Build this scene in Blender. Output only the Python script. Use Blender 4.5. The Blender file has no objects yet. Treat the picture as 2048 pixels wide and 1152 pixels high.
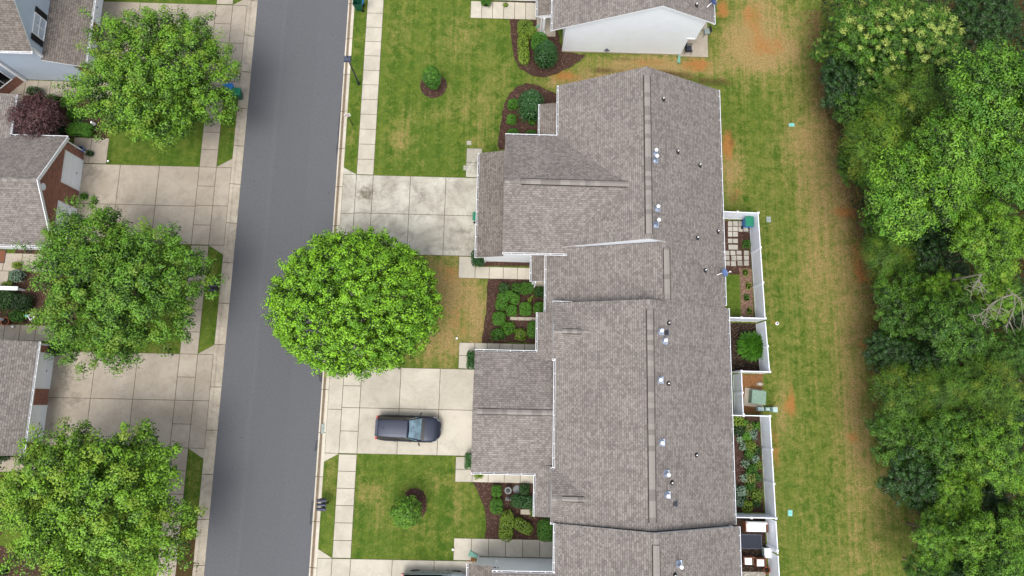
import bpy, math, random
import numpy as np
from mathutils import Vector, Matrix
random.seed(7)
RNG = np.random.default_rng(11)
SC = bpy.context.scene
COL = SC.collection
# ------------------------------------------------------------------ camera
CAM_H = 50.0
FPX = 1365.0
_n = Vector((1000-1024, 576-812, -FPX)).normalized()
_v = Vector((1200-1024, 576+7300, -FPX)); _v = (_v - _n*_v.dot(_n)).normalized()
_z = -_n; _x = _v.cross(_z)
# rows: world axes in camera coords -> world-from-camera matrix
R3 = Matrix(((_x.x, _x.y, _x.z), (_v.x, _v.y, _v.z), (_z.x, _z.y, _z.z)))
cam_data = bpy.data.cameras.new("camera")
cam = bpy.data.objects.new("camera", cam_data); COL.objects.link(cam)
cam_data.sensor_width = 36.0
cam_data.lens = 36.0*FPX/2048.0
cam_data.clip_start = 0.5; cam_data.clip_end = 3000
cam.matrix_world = Matrix.Translation((0, 0, CAM_H)) @ R3.to_4x4()
SC.camera = cam
# ------------------------------------------------------------------ light
SUN_ELEV, SUN_AZ = 67.0, 198.0          # soft light through a bright overcast sky, from the lower edge of the picture
w = bpy.data.worlds.new("World"); SC.world = w; w.use_nodes = True
nt = w.node_tree; nt.nodes.clear()
wo = nt.nodes.new('ShaderNodeOutputWorld'); bg = nt.nodes.new('ShaderNodeBackground')
sky = nt.nodes.new('ShaderNodeTexSky'); sky.sky_type = 'NISHITA'; sky.sun_disc = False
sky.sun_elevation = math.radians(SUN_ELEV); sky.sun_rotation = math.radians(SUN_AZ)
sky.air_density = 1.0; sky.dust_density = 3.0; sky.ozone_density = 1.0
hs = nt.nodes.new('ShaderNodeHueSaturation'); hs.inputs['Saturation'].default_value = 0.34
nt.links.new(sky.outputs[0], hs.inputs['Color']); nt.links.new(hs.outputs[0], bg.inputs[0])
bg.inputs[1].default_value = 0.15
nt.links.new(bg.outputs[0], wo.inputs[0])
sun = bpy.data.lights.new("sun", 'SUN'); sun.energy = 1.15; sun.angle = math.radians(26); sun.color = (1.0, 0.955, 0.90)
so = bpy.data.objects.new("sun", sun); COL.objects.link(so)
az = math.radians(SUN_AZ); el = math.radians(SUN_ELEV)
sdir = Vector((math.sin(az)*math.cos(el), math.cos(az)*math.cos(el), math.sin(el)))
so.rotation_euler = sdir.to_track_quat('Z', 'Y').to_euler(); so.location = sdir*80
SC.view_settings.view_transform = 'Standard'; SC.view_settings.look = 'None'
SC.view_settings.gamma = 1.0; SC.view_settings.exposure = 0.80; SC.view_settings.use_curve_mapping = False
SC.render.resolution_x = 1024; SC.render.resolution_y = 576
SC.cycles.max_bounces = 6; SC.cycles.transmission_bounces = 4; SC.cycles.transparent_max_bounces = 6

# ------------------------------------------------------------------ survey of the place: photo pixel -> world point at height z
def at(px, py, z=0.0):
    d = R3 @ Vector((px-1024, 576-py, -FPX)); t = (CAM_H-z)/-d.z
    return Vector((d.x*t, d.y*t, z))
def on(px, py, f):                       # point of the height field f(x, y) seen at that pixel
    z = 3.0
    for _ in range(12):
        p = at(px, py, z); z = f(p.x, p.y)
    return Vector((p.x, p.y, z))
# ------------------------------------------------------------------ materials
def L(r, g, b):                          # sRGB 0-255 -> linear
    f = lambda c: (c/255/12.92 if c/255 <= .04045 else ((c/255+.055)/1.055)**2.4)
    return (f(r), f(g), f(b), 1)
class NT:
    def __init__(s, name):
        s.m = bpy.data.materials.new(name); s.m.use_nodes = True; s.t = s.m.node_tree
        s.b = s.t.nodes['Principled BSDF']; s.out = s.t.nodes['Material Output']
    def n(s, typ, **kw):
        nd = s.t.nodes.new(typ)
        for k, v in kw.items():
            if k.startswith('i_'): nd.inputs[k[2:].replace('_', ' ')].default_value = v
            else: setattr(nd, k, v)
        return nd
    def l(s, a, b): s.t.links.new(a, b)
    def coord(s, kind='Object', scale=(1, 1, 1), rot=(0, 0, 0)):
        c = s.n('ShaderNodeTexCoord'); m = s.n('ShaderNodeMapping')
        m.inputs['Scale'].default_value = scale; m.inputs['Rotation'].default_value = rot
        s.l(c.outputs[kind], m.inputs[0]); return m.outputs[0]
    def noise(s, vec, scale, detail=4, rough=.6, dist=0.0):
        nd = s.n('ShaderNodeTexNoise'); s.l(vec, nd.inputs['Vector'])
        nd.inputs['Scale'].default_value = scale; nd.inputs['Detail'].default_value = detail
        nd.inputs['Roughness'].default_value = rough; nd.inputs['Distortion'].default_value = dist
        return nd.outputs['Fac']
    def ramp(s, fac, *stops):
        r = s.n('ShaderNodeValToRGB'); e = r.color_ramp.elements
        while len(e) < len(stops): e.new(.5)
        for k, (p, c) in reversed(list(enumerate(stops))):
            e[k].position = p; e[k].color = c if len(c) == 4 else (*c, 1)
        s.l(fac, r.inputs[0]); return r.outputs[0]
    def mix(s, fac, a, b, mode='MIX'):
        m = s.n('ShaderNodeMix', data_type='RGBA', blend_type=mode)
        for sock, v in ((m.inputs[0], fac), (m.inputs[6], a), (m.inputs[7], b)):
            if hasattr(v, 'is_output'): s.l(v, sock)
            else: sock.default_value = v
        return m.outputs[2]
    def math(s, op, a, b=0.0, clamp=False):
        m = s.n('ShaderNodeMath', operation=op, use_clamp=clamp)
        for sock, v in ((m.inputs[0], a), (m.inputs[1], b)):
            if hasattr(v, 'is_output'): s.l(v, sock)
            else: sock.default_value = v
        return m.outputs[0]
    def attr(s, name): 
        a = s.n('ShaderNodeAttribute', attribute_name=name); return a
    def bump(s, h, strength=.3, dist=.02):
        b = s.n('ShaderNodeBump'); b.inputs['Strength'].default_value = strength; b.inputs['Distance'].default_value = dist
        s.l(h, b.inputs['Height']); s.l(b.outputs[0], s.b.inputs['Normal'])
    def fin(s, col=None, rough=.8, spec=.3, metal=0.0):
        if col is not None:
            if hasattr(col, 'is_output'): s.l(col, s.b.inputs['Base Color'])
            else: s.b.inputs['Base Color'].default_value = col
        s.b.inputs['Roughness'].default_value = rough; s.b.inputs['Specular IOR Level'].default_value = spec
        s.b.inputs['Metallic'].default_value = metal
        return s.m
G4 = lambda v: (v, v, v, 1)
def simple(name, rgb, rough=.6, spec=.4, metal=0.0, var=.12, scale=6.0):
    a = NT(name); v = a.coord(); f = a.noise(v, scale, 5)
    c = a.mix(1.0, L(*rgb), a.ramp(f, (.3, G4(1-var)), (.7, G4(1.0))), 'MULTIPLY')
    return a.fin(c, rough, spec, metal)
M = {}
def mk_shingle(name, c1, c2, c3):
    a = NT(name); v = a.coord('UV')
    def brick(wd, off, bias=0.0):
        b = a.n('ShaderNodeTexBrick', offset=off, offset_frequency=2, squash=1.0)
        a.l(v, b.inputs['Vector'])
        for k, x in (('Scale', 1.0), ('Mortar Size', .010), ('Mortar Smooth', .3), ('Bias', bias), ('Brick Width', wd), ('Row Height', .145)):
            b.inputs[k].default_value = x
        return b
    b1 = brick(.27, .37); b1.inputs['Color1'].default_value = L(*c1); b1.inputs['Color2'].default_value = L(*c2)
    b1.inputs['Mortar'].default_value = L(*[x*.62 for x in c2])
    b2 = brick(.17, .61); b2.inputs['Color1'].default_value = G4(0); b2.inputs['Color2'].default_value = G4(1); b2.inputs['Mortar'].default_value = G4(.4)
    sel = a.ramp(b2.outputs['Color'], (.50, G4(0)), (.95, G4(.6)))
    c = a.mix(sel, b1.outputs['Color'], L(*c3))
    big = a.noise(v, .35, 5, .65); c = a.mix(1.0, c, a.ramp(big, (.3, G4(.92)), (.7, G4(1.05))), 'MULTIPLY')
    str_ = a.coord('UV', (1.6, .12, 1)); sn = a.noise(str_, 1.0, 3, .6)
    c = a.mix(1.0, c, a.ramp(sn, (.35, G4(.93)), (.65, G4(1.03))), 'MULTIPLY')
    gr = a.noise(v, 60, 2, .7); c = a.mix(1.0, c, a.ramp(gr, (.3, G4(.86)), (.7, G4(1.08))), 'MULTIPLY')
    a.bump(b1.outputs['Fac'], -.35, .01)
    return a.fin(c, .95, .12)
M['shingle'] = mk_shingle('shingle_grey', (136, 129, 124), (115, 109, 105), (153, 146, 140))
M['shingle_brown'] = mk_shingle('shingle_brown', (126, 118, 111), (104, 97, 92), (140, 131, 122))
def mk_siding(name, rgb, pitch=.115):
    a = NT(name); c = a.coord('Object'); s = a.n('ShaderNodeSeparateXYZ'); a.l(c, s.inputs[0])
    f = a.math('FRACT', a.math('DIVIDE', s.outputs[2], pitch))
    col = a.mix(1.0, L(*rgb), a.ramp(f, (.0, G4(.68)), (.16, G4(.95)), (1.0, G4(1.0))), 'MULTIPLY')
    nz = a.noise(c, 1.4, 4); col = a.mix(1.0, col, a.ramp(nz, (.3, G4(.95)), (.7, G4(1))), 'MULTIPLY')
    a.bump(f, .5, .012); return a.fin(col, .45, .4)
M['siding_white'] = mk_siding('white_vinyl_siding', (240, 243, 247))
M['siding_blue'] = mk_siding('blue_grey_siding', (184, 197, 212))
M['trim'] = simple('white_trim', (232, 233, 235), .4, .4, var=.08, scale=3)
M['vinyl'] = simple('white_vinyl', (240, 243, 250), .38, .45, var=.10, scale=1.5)
M['garage_door'] = simple('garage_door_paint', (242, 245, 250), .4, .4, var=.06, scale=2)
def mk_brick():
    a = NT('red_brick'); v = a.coord('UV'); b = a.n('ShaderNodeTexBrick', offset=.5); a.l(v, b.inputs['Vector'])
    for k, x in (('Scale', 1.0), ('Mortar Size', .009), ('Mortar Smooth', .2), ('Bias', -.1), ('Brick Width', .225), ('Row Height', .082)): b.inputs[k].default_value = x
    b.inputs['Color1'].default_value = L(150, 84, 64); b.inputs['Color2'].default_value = L(112, 60, 48); b.inputs['Mortar'].default_value = L(176, 158, 145)
    nz = a.noise(v, 3, 5); c = a.mix(1.0, b.outputs['Color'], a.ramp(nz, (.3, G4(.8)), (.7, G4(1.1))), 'MULTIPLY')
    a.bump(b.outputs['Fac'], -.4, .01); return a.fin(c, .9, .2)
M['brick'] = mk_brick()
def mk_concrete(name, rgb, rgb2, stain=.7, fine=1.0):
    a = NT(name); v = a.coord(); t = a.attr('tone')
    n1 = a.noise(v, .5, 6, .62, .6); c = a.mix(a.ramp(n1, (.38, G4(0)), (.62, G4(1))), L(*rgb), L(*rgb2))
    n2 = a.noise(v, 1.3, 8, .72, 1.5); c = a.mix(1.0, c, a.ramp(n2, (.30, G4(stain)), (.52, G4(1.0))), 'MULTIPLY')
    n3 = a.noise(v, 28, 3, .7); c = a.mix(1.0, c, a.ramp(n3, (.3, G4(1-.12*fine)), (.7, G4(1.04))), 'MULTIPLY')
    c = a.mix(1.0, c, t.outputs['Color'], 'MULTIPLY')
    a.bump(n3, .15, .004); return a.fin(c, .9, .25)
M['concrete'] = mk_concrete('weathered_concrete', (190, 183, 168), (177, 170, 155), .86)
M['concrete_warm'] = mk_concrete('warm_concrete', (172, 162, 147), (158, 148, 133), .82)
M['concrete_stained'] = mk_concrete('stained_concrete', (190, 186, 172), (160, 155, 142), .66)
M['kerb'] = mk_concrete('kerb_concrete', (182, 172, 155), (160, 150, 134), .72)
M['kerb_light'] = mk_concrete('light_kerb_concrete', (204, 196, 180), (190, 181, 164), .85)
M['joint'] = simple('joint_dirt', (98, 88, 70), .95, .1, var=.4, scale=2)
M['gutter_dirt'] = simple('gutter_dirt', (128, 114, 96), .95, .1, var=.3, scale=5)
def mk_asphalt():
    a = NT('asphalt'); v = a.coord(); n3 = a.noise(v, 34, 3, .75); n1 = a.noise(a.coord('Object', (1, .25, 1)), .35, 5, .6)
    c = a.mix(a.ramp(n3, (.3, G4(0)), (.7, G4(1))), L(78, 79, 82), L(104, 105, 108))
    c = a.mix(1.0, c, a.ramp(n1, (.3, G4(.985)), (.7, G4(1.01))), 'MULTIPLY')
    nb = a.noise(v, 1.8, 7, .7); c = a.mix(1.0, c, a.ramp(nb, (.28, G4(.95)), (.42, G4(1.0))), 'MULTIPLY')
    w_ = a.n('ShaderNodeTexVoronoi', feature='F1'); a.l(v, w_.inputs['Vector']); w_.inputs['Scale'].default_value = .9
    c = a.mix(a.ramp(w_.outputs['Distance'], (.0, G4(.75)), (.055, G4(0))), c, L(66, 66, 70))
    s = a.n('ShaderNodeSeparateXYZ'); a.l(v, s.inputs[0])
    wob = a.math('ADD', s.outputs[0], a.math('MULTIPLY', a.noise(a.coord('Object', (0, .22, 1)), 1.0, 3), .35))
    lane = a.ramp(a.math('FRACT', a.math('DIVIDE', a.math('ADD', wob, 22.30), 7.3)), (.60, G4(1.0)), (.63, G4(1.05)), (.66, G4(.97)), (1, G4(.97)))
    c = a.mix(1.0, c, lane, 'MULTIPLY')
    a.bump(n3, .35, .006); return a.fin(c, .92, .2)
M['asphalt'] = mk_asphalt()
M['asphalt_patch'] = simple('dark_sealant', (74, 74, 78), .9, .2, var=.2, scale=9)
def mk_lawn():
    a = NT('lawn'); v = a.coord(); at_ = a.attr('ground')
    s = a.n('ShaderNodeSeparateColor'); a.l(at_.outputs['Color'], s.inputs[0])
    n0 = a.noise(v, .33, 6, .62, .4); n1 = a.noise(v, 1.6, 7, .68, .5); n2 = a.noise(v, 14, 4, .8); n4 = a.noise(v, 55, 2, .8)
    st = a.noise(a.coord('Object', (1.5, .06, 1)), 1.0, 3, .55)
    mow = a.noise(a.coord('Object', (4.0, .10, 1)), 1.0, 3, .6)
    g = a.mix(a.ramp(n1, (.36, G4(0)), (.66, G4(1))), L(62, 88, 26), L(98, 114, 42))
    g = a.mix(a.ramp(n0, (.42, G4(0)), (.64, G4(.6))), g, L(54, 90, 24))
    g = a.mix(a.ramp(st, (.40, G4(0)), (.62, G4(.40))), g, L(106, 118, 50))
    dsum = a.math('ADD', s.outputs[0], a.math('MULTIPLY', a.math('SUBTRACT', n1, .5), 1.5))
    dsum = a.math('ADD', dsum, a.math('MULTIPLY', a.math('SUBTRACT', n2, .5), 1.1))
    dsum = a.math('ADD', dsum, a.math('MULTIPLY', a.math('SUBTRACT', a.noise(v, 4.5, 4, .7), .5), .9))
    dsum = a.math('ADD', dsum, a.math('MULTIPLY', a.math('SUBTRACT', mow, .5), .9))
    tan = a.mix(a.ramp(n2, (.35, G4(0)), (.65, G4(1))), L(134, 114, 72), L(166, 142, 96))
    mid = L(116, 118, 58)
    c = a.mix(a.ramp(dsum, (.18, G4(0)), (.52, G4(.85))), g, mid)
    c = a.mix(a.ramp(dsum, (.52, G4(0)), (.92, G4(.94))), c, tan)
    rs = a.math('ADD', s.outputs[1], a.math('MULTIPLY', a.math('SUBTRACT', n1, .5), 1.1))
    rs = a.math('ADD', rs, a.math('MULTIPLY', a.math('SUBTRACT', n2, .5), .5))
    c = a.mix(a.ramp(rs, (.32, G4(0)), (.85, G4(.9))), c, L(160, 110, 62))
    bs = a.math('ADD', s.outputs[2], a.math('MULTIPLY', a.math('SUBTRACT', n1, .5), .9))
    c = a.mix(a.ramp(bs, (.35, G4(0)), (.8, G4(.95))), c, L(72, 56, 36))
    n6 = a.noise(v, 5, 5, .8); c = a.mix(1.0, c, a.ramp(n6, (.34, G4(.78)), (.66, G4(1.18))), 'MULTIPLY')
    c = a.mix(1.0, c, a.ramp(n2, (.32, G4(.66)), (.68, G4(1.28))), 'MULTIPLY')
    c = a.mix(1.0, c, a.ramp(n4, (.3, G4(.72)), (.7, G4(1.22))), 'MULTIPLY')
    a.bump(a.math('ADD', n2, n4), .6, .03); return a.fin(c, .95, .1)
M['lawn'] = mk_lawn()
def mk_mulch(name, c1, c2, c3):
    a = NT(name); v = a.coord(); n = a.noise(v, 16, 5, .85); vo = a.n('ShaderNodeTexVoronoi'); a.l(a.coord('Object', (14, 26, 14), (0, 0, .6)), vo.inputs['Vector'])
    vo.inputs['Scale'].default_value = 1.0
    c = a.mix(a.ramp(n, (.35, G4(0)), (.65, G4(1))), L(*c1), L(*c2))
    sep = a.n('ShaderNodeSeparateColor'); a.l(vo.outputs['Color'], sep.inputs[0])
    c = a.mix(a.ramp(sep.outputs[0], (.86, G4(0)), (.96, G4(.85))), c, L(*c3))
    b = a.noise(v, .9, 4); c = a.mix(1.0, c, a.ramp(b, (.3, G4(.82)), (.7, G4(1.12))), 'MULTIPLY')
    a.bump(n, .9, .05); return a.fin(c, .98, .08)
M['mulch'] = mk_mulch('brown_mulch', (54, 39, 34), (84, 63, 54), (124, 100, 86))
M['mulch_dark'] = mk_mulch('dark_mulch', (34, 28, 26), (62, 50, 42), (120, 102, 84))
M['mulch_red'] = mk_mulch('reddish_dirt', (104, 74, 48), (142, 100, 62), (160, 128, 92))
M['gravel'] = mk_mulch('grey_gravel', (120, 114, 104), (176, 170, 158), (220, 214, 204))
M['litter'] = mk_mulch('forest_floor', (52, 44, 30), (84, 66, 44), (128, 102, 72))
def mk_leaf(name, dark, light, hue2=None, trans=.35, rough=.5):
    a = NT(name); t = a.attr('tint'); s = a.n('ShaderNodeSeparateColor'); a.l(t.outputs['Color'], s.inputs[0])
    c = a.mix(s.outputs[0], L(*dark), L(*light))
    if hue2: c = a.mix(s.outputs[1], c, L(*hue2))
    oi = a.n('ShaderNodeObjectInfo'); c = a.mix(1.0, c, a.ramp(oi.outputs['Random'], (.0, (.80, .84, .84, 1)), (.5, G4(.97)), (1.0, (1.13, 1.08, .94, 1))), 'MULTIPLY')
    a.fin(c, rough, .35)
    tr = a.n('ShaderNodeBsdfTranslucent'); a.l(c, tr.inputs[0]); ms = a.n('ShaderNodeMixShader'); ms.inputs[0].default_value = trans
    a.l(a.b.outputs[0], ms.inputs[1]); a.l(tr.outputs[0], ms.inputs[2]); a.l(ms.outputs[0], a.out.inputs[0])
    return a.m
M['leaf_maple'] = mk_leaf('maple_leaves', (18, 48, 10), (112, 160, 40), (128, 158, 50), .16)
M['leaf_yellow'] = mk_leaf('yellow_maple_leaves', (22, 54, 10), (124, 170, 40), (140, 164, 50), .16)
M['leaf_round'] = mk_leaf('bright_maple_leaves', (14, 46, 3), (144, 198, 38), (96, 148, 24), .14)
M['leaf_forest'] = mk_leaf('forest_leaves', (8, 28, 5), (92, 136, 34), (58, 102, 24), .1)
M['leaf_bright'] = mk_leaf('bright_forest_leaves', (8, 34, 6), (118, 168, 46), (74, 126, 32), .1)
M['leaf_dark'] = mk_leaf('dark_glossy_leaves', (8, 28, 8), (58, 98, 34), (42, 78, 28), .1, .4)
M['leaf_bloom'] = mk_leaf('blossoming_leaves', (12, 38, 8), (98, 146, 40), (176, 192, 96), .12)
M['leaf_cedar'] = mk_leaf('cedar_needles', (14, 38, 7), (104, 146, 38), (138, 148, 44), .12)
M['leaf_purple'] = mk_leaf('purple_leaves', (46, 26, 32), (104, 74, 78), (84, 50, 54), .25)
M['leaf_box'] = mk_leaf('boxwood_leaves', (24, 62, 12), (92, 148, 38), (104, 150, 46), .18)
M['leaf_lime'] = mk_leaf('lime_shrub_leaves', (66, 100, 26), (136, 162, 54), (150, 160, 60), .25)
M['leaf_holly'] = mk_leaf('holly_leaves', (22, 56, 26), (62, 106, 50), (46, 88, 40), .15, .35)
M['leaf_flower'] = mk_leaf('flowering_leaves', (46, 76, 30), (124, 142, 60), (214, 190, 150), .2)
M['leaf_blue'] = mk_leaf('blue_grey_leaves', (50, 82, 60), (140, 166, 140), (190, 200, 180), .2)
M['bark'] = simple('grey_bark', (118, 106, 92), .95, .1, var=.5, scale=9)
M['deadwood'] = simple('bleached_dead_wood', (150, 143, 130), .9, .1, var=.3, scale=12)
M['core'] = simple('shrub_twigs', (30, 40, 20), .95, .05, var=.5, scale=20)
M['black'] = simple('black_plastic', (28, 28, 30), .45, .4, var=.2)
M['dark_metal'] = simple('dark_green_metal', (40, 46, 44), .4, .5, .3)
M['lamp_grey'] = simple('lamp_head_grey', (78, 84, 100), .4, .5, .3)
M['dark_glass'] = simple('dark_window_glass', (16, 18, 24), .06, .9, 0, .05)
M['silver'] = simple('galvanised_metal', (172, 184, 204), .35, .5, .6, .35, 14)
M['cap_white'] = simple('white_cap', (244, 244, 244), .4, .4, var=.04)
M['bin_green'] = simple('green_bin_plastic', (28, 122, 92), .45, .4, var=.15)
M['bin_dark_green'] = simple('dark_green_bin_plastic', (26, 84, 66), .45, .4, var=.15)
M['bin_blue'] = simple('blue_bin_plastic', (36, 116, 190), .45, .4, var=.15)
M['ext_green'] = simple('green_downspout_extension', (106, 158, 138), .5, .4, var=.12)
M['box_green'] = simple('faded_green_metal', (122, 148, 130), .55, .4, var=.25, scale=5)
M['box_mint'] = simple('pale_green_plastic', (168, 190, 186), .5, .4, var=.12)
M['lid_teal'] = simple('teal_plastic_lid', (120, 200, 186), .5, .4, var=.12)
M['lid_grey'] = simple('grey_plastic_lid', (146, 156, 152), .6, .3, var=.12)
M['stone'] = simple('pale_stone', (180, 170, 154), .9, .2, var=.3, scale=8)
M['grey_stone'] = simple('grey_stone', (128, 130, 130), .9, .2, var=.35, scale=14)
M['paver'] = mk_concrete('concrete_pavers', (176, 172, 160), (154, 150, 138), .72)
M['dish_blue'] = simple('blue_grey_dish', (98, 120, 164), .4, .5, var=.1)
M['dish_dark'] = simple('dark_blue_dish', (54, 72, 120), .4, .5, var=.1)
M['wood'] = simple('stained_wood', (120, 76, 50), .6, .3, var=.3, scale=14)
M['cushion'] = simple('white_cushion', (236, 236, 236), .9, .1, var=.08)
M['rug'] = simple('charcoal_rug', (58, 62, 72), .95, .1, var=.2, scale=20)
M['terracotta'] = simple('terracotta', (150, 92, 66), .8, .2, var=.2)
M['pot_blue'] = simple('blue_glaze', (76, 100, 160), .25, .6, var=.15)
M['red'] = simple('red_paint', (176, 60, 66), .5, .4, var=.1)
M['rubber'] = simple('black_rubber', (22, 22, 24), .85, .2)
M['rim'] = simple('alloy_rim', (150, 154, 160), .3, .5, .8)
def mk_paint(name, rgb, metal=.55, rough=.32):
    a = NT(name); c = a.coord(); f = a.noise(c, 260, 2, .8)
    col = a.mix(a.ramp(f, (.3, G4(0)), (.7, G4(1))), L(*[x*.85 for x in rgb]), L(*rgb))
    a.fin(col, rough, .5, metal); a.b.inputs['Coat Weight'].default_value = .3; a.b.inputs['Coat Roughness'].default_value = .3
    return a.m
M['paint_dark'] = mk_paint('graphite_car_paint', (42, 48, 64), .6, .40)
M['paint_sage'] = mk_paint('silver_green_car_paint', (150, 162, 166))
M['lamp_red'] = simple('red_lamp_plastic', (170, 30, 26), .25, .6, var=.1)
M['lamp_clear'] = simple('clear_lamp_plastic', (150, 155, 164), .1, .8, .2, .05)
M['tinted_glass'] = simple('tinted_side_glass', (10, 11, 13), .25, .15, 0, .05)
M['windshield'] = simple('windshield_glass', (122, 150, 164), .08, 1.0, 0, .7, 2.2)  # pale mottled blue painted in for the reflected sky

# ------------------------------------------------------------------ mesh builder
class MB:
    def __init__(s): s.v = []; s.f = []; s.mi = []; s.uv = {}; s.mats = []; s.tone = {}
    def mid(s, m):
        if m not in s.mats: s.mats.append(m)
        return s.mats.index(m)
    def face(s, pts, m, uv=None, tone=None):
        k = len(s.v); s.v += [tuple(p) for p in pts]; s.f.append(tuple(range(k, k+len(pts)))); s.mi.append(s.mid(m))
        if uv: s.uv[len(s.f)-1] = uv
        if tone is not None: s.tone[len(s.f)-1] = tone
    def mesh(s, verts, faces, m):
        k = len(s.v); s.v += [tuple(p) for p in verts]
        for f in faces: s.f.append(tuple(i+k for i in f)); s.mi.append(s.mid(m))
    def box(s, x0, x1, y0, y1, z0, z1, m, T=None, tp=0.0, tone=None):
        P = [(x0, y0, z0), (x1, y0, z0), (x1, y1, z0), (x0, y1, z0), (x0+tp, y0+tp, z1), (x1-tp, y0+tp, z1), (x1-tp, y1-tp, z1), (x0+tp, y1-tp, z1)]
        if T is not None: P = [tuple(T @ Vector(p)) for p in P]
        n0 = len(s.f)
        s.mesh(P, [(3, 2, 1, 0), (4, 5, 6, 7), (0, 1, 5, 4), (1, 2, 6, 5), (2, 3, 7, 6), (3, 0, 4, 7)], m)
        if tone is not None:
            for i in range(n0, len(s.f)): s.tone[i] = tone
    def prism(s, poly, z0, z1, m, mside=None, tone=None):
        n = len(poly); n0 = len(s.f)
        area = sum(poly[i][0]*poly[(i+1) % n][1]-poly[(i+1) % n][0]*poly[i][1] for i in range(n))
        if area < 0: poly = poly[::-1]
        P = [(p[0], p[1], z0) for p in poly]+[(p[0], p[1], z1) for p in poly]
        s.mesh(P, [tuple(range(n, 2*n))], m)
        s.mesh(P, [tuple(reversed(range(n)))]+[(i, (i+1) % n, n+(i+1) % n, n+i) for i in range(n)], mside or m)
        if tone is not None:
            for i in range(n0, len(s.f)): s.tone[i] = tone
    def tube(s, p0, p1, r0, r1, m, n=8, caps=True):
        p0 = Vector(p0); p1 = Vector(p1); d = (p1-p0)
        if d.length < 1e-6: return
        q = d.to_track_quat('Z', 'Y'); P = []
        for p, r in ((p0, r0), (p1, r1)):
            for k in range(n):
                a = 2*math.pi*k/n; P.append(tuple(p+q @ Vector((math.cos(a)*r, math.sin(a)*r, 0))))
        F = [(k, (k+1) % n, n+(k+1) % n, n+k) for k in range(n)]
        if caps: F += [tuple(reversed(range(n))), tuple(range(n, 2*n))]
        s.mesh(P, F, m)
    def lathe(s, prof, m, n=16, c=(0, 0, 0), T=None):   # prof: (r, z)
        P = []
        for r, z in prof:
            for k in range(n):
                a = 2*math.pi*k/n; p = Vector((c[0]+r*math.cos(a), c[1]+r*math.sin(a), c[2]+z)); P.append(tuple(T @ p) if T is not None else tuple(p))
        F = []
        for i in range(len(prof)-1):
            for k in range(n): F.append((i*n+k, i*n+(k+1) % n, (i+1)*n+(k+1) % n, (i+1)*n+k))
        F.append(tuple(reversed(range(n)))); F.append(tuple(range((len(prof)-1)*n, len(prof)*n)))
        s.mesh(P, F, m)
    def build(s, name, parent=None, smooth=False, loc=None):
        me = bpy.data.meshes.new(name); me.from_pydata(s.v, [], s.f)
        for m in s.mats: me.materials.append(M[m] if isinstance(m, str) else m)
        me.polygons.foreach_set('material_index', s.mi)
        if s.uv:
            u = me.uv_layers.new(name='UVMap')
            for fi, uvs in s.uv.items():
                for li, c in zip(me.polygons[fi].loop_indices, uvs): u.data[li].uv = c
        if s.tone or any('concrete' in (M[m].name if isinstance(m, str) else '') for m in s.mats):
            ca = me.color_attributes.new('tone', 'FLOAT_COLOR', 'CORNER')
            arr = np.ones((len(me.loops), 4), np.float32)
            for fi, t in s.tone.items():
                for li in me.polygons[fi].loop_indices: arr[li, :3] = t
            ca.data.foreach_set('color', arr.ravel())
        if smooth: me.polygons.foreach_set('use_smooth', [True]*len(me.polygons))
        me.update()
        o = bpy.data.objects.new(name, me); COL.objects.link(o)
        if parent is not None: o.parent = parent
        if loc is not None: o.location = loc
        return o
def tag(o, label=None, cat=None, group=None, kind=None):
    if label: o['label'] = label
    if cat: o['category'] = cat
    if group: o['group'] = group
    if kind: o['kind'] = kind
    return o
def thing(name, label, cat, loc=(0, 0, 0), rz=0.0, group=None):
    o = bpy.data.objects.new(name, None); COL.objects.link(o); o.empty_display_size = .3
    o.location = loc; o.rotation_euler = (0, 0, rz); return tag(o, label, cat, group)
def struct(mb, name, **k): return tag(mb.build(name, **k), kind='structure')
def copy_tree(o, parent=None):
    c = o.copy(); COL.objects.link(c); c.parent = parent
    for ch in list(o.children): copy_tree(ch, c)
    return c
def wob(): return random.uniform(.93, 1.05)

# ================================================================== THE SETTING
YN, YS = 44.0, -24.0
far = MB(); far.face([(-900, -900, -.16), (900, -900, -.16), (900, 900, -.16), (-900, 900, -.16)], 'lawn'); struct(far, 'ground')
# --- lawns: one fine sheet per side of the street; 'ground' = dry grass, bare orange soil, dark leaf litter
def sheet(name, x0, x1, y0, y1, step, blobs, base):
    nx = int((x1-x0)/step)+1; ny = int((y1-y0)/step)+1
    X, Y = np.meshgrid(np.linspace(x0, x1, nx), np.linspace(y0, y1, ny)); A = np.zeros((ny, nx, 3)); A[:] = base
    for ch, px, py, rx, ry, amt in blobs:
        c = at(px, py); sx = rx/27.0; sy = ry/27.0
        A[:, :, ch] += amt*np.exp(-(((X-c.x)/sx)**2+((Y-c.y)/sy)**2))
    A = np.clip(A, 0, 1.3)
    V = np.stack([X, Y, np.zeros_like(X)], -1).reshape(-1, 3)
    idx = np.arange(nx*ny).reshape(ny, nx); q = np.stack([idx[:-1, :-1], idx[:-1, 1:], idx[1:, 1:], idx[1:, :-1]], -1).reshape(-1, 4)
    me = bpy.data.meshes.new(name); me.vertices.add(len(V)); me.vertices.foreach_set('co', V.ravel())
    me.loops.add(q.size); me.loops.foreach_set('vertex_index', q.ravel()); me.polygons.add(len(q))
    me.polygons.foreach_set('loop_start', np.arange(0, q.size, 4)); me.polygons.foreach_set('loop_total', np.full(len(q), 4)); me.update()
    ca = me.color_attributes.new('ground', 'FLOAT_COLOR', 'POINT')
    C4 = np.ones((nx*ny, 4), np.float32); C4[:, :3] = A.reshape(-1, 3); ca.data.foreach_set('color', C4.ravel())
    me.materials.append(M['lawn']); o = bpy.data.objects.new(name, me); COL.objects.link(o); tag(o, kind='structure'); return o
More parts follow.
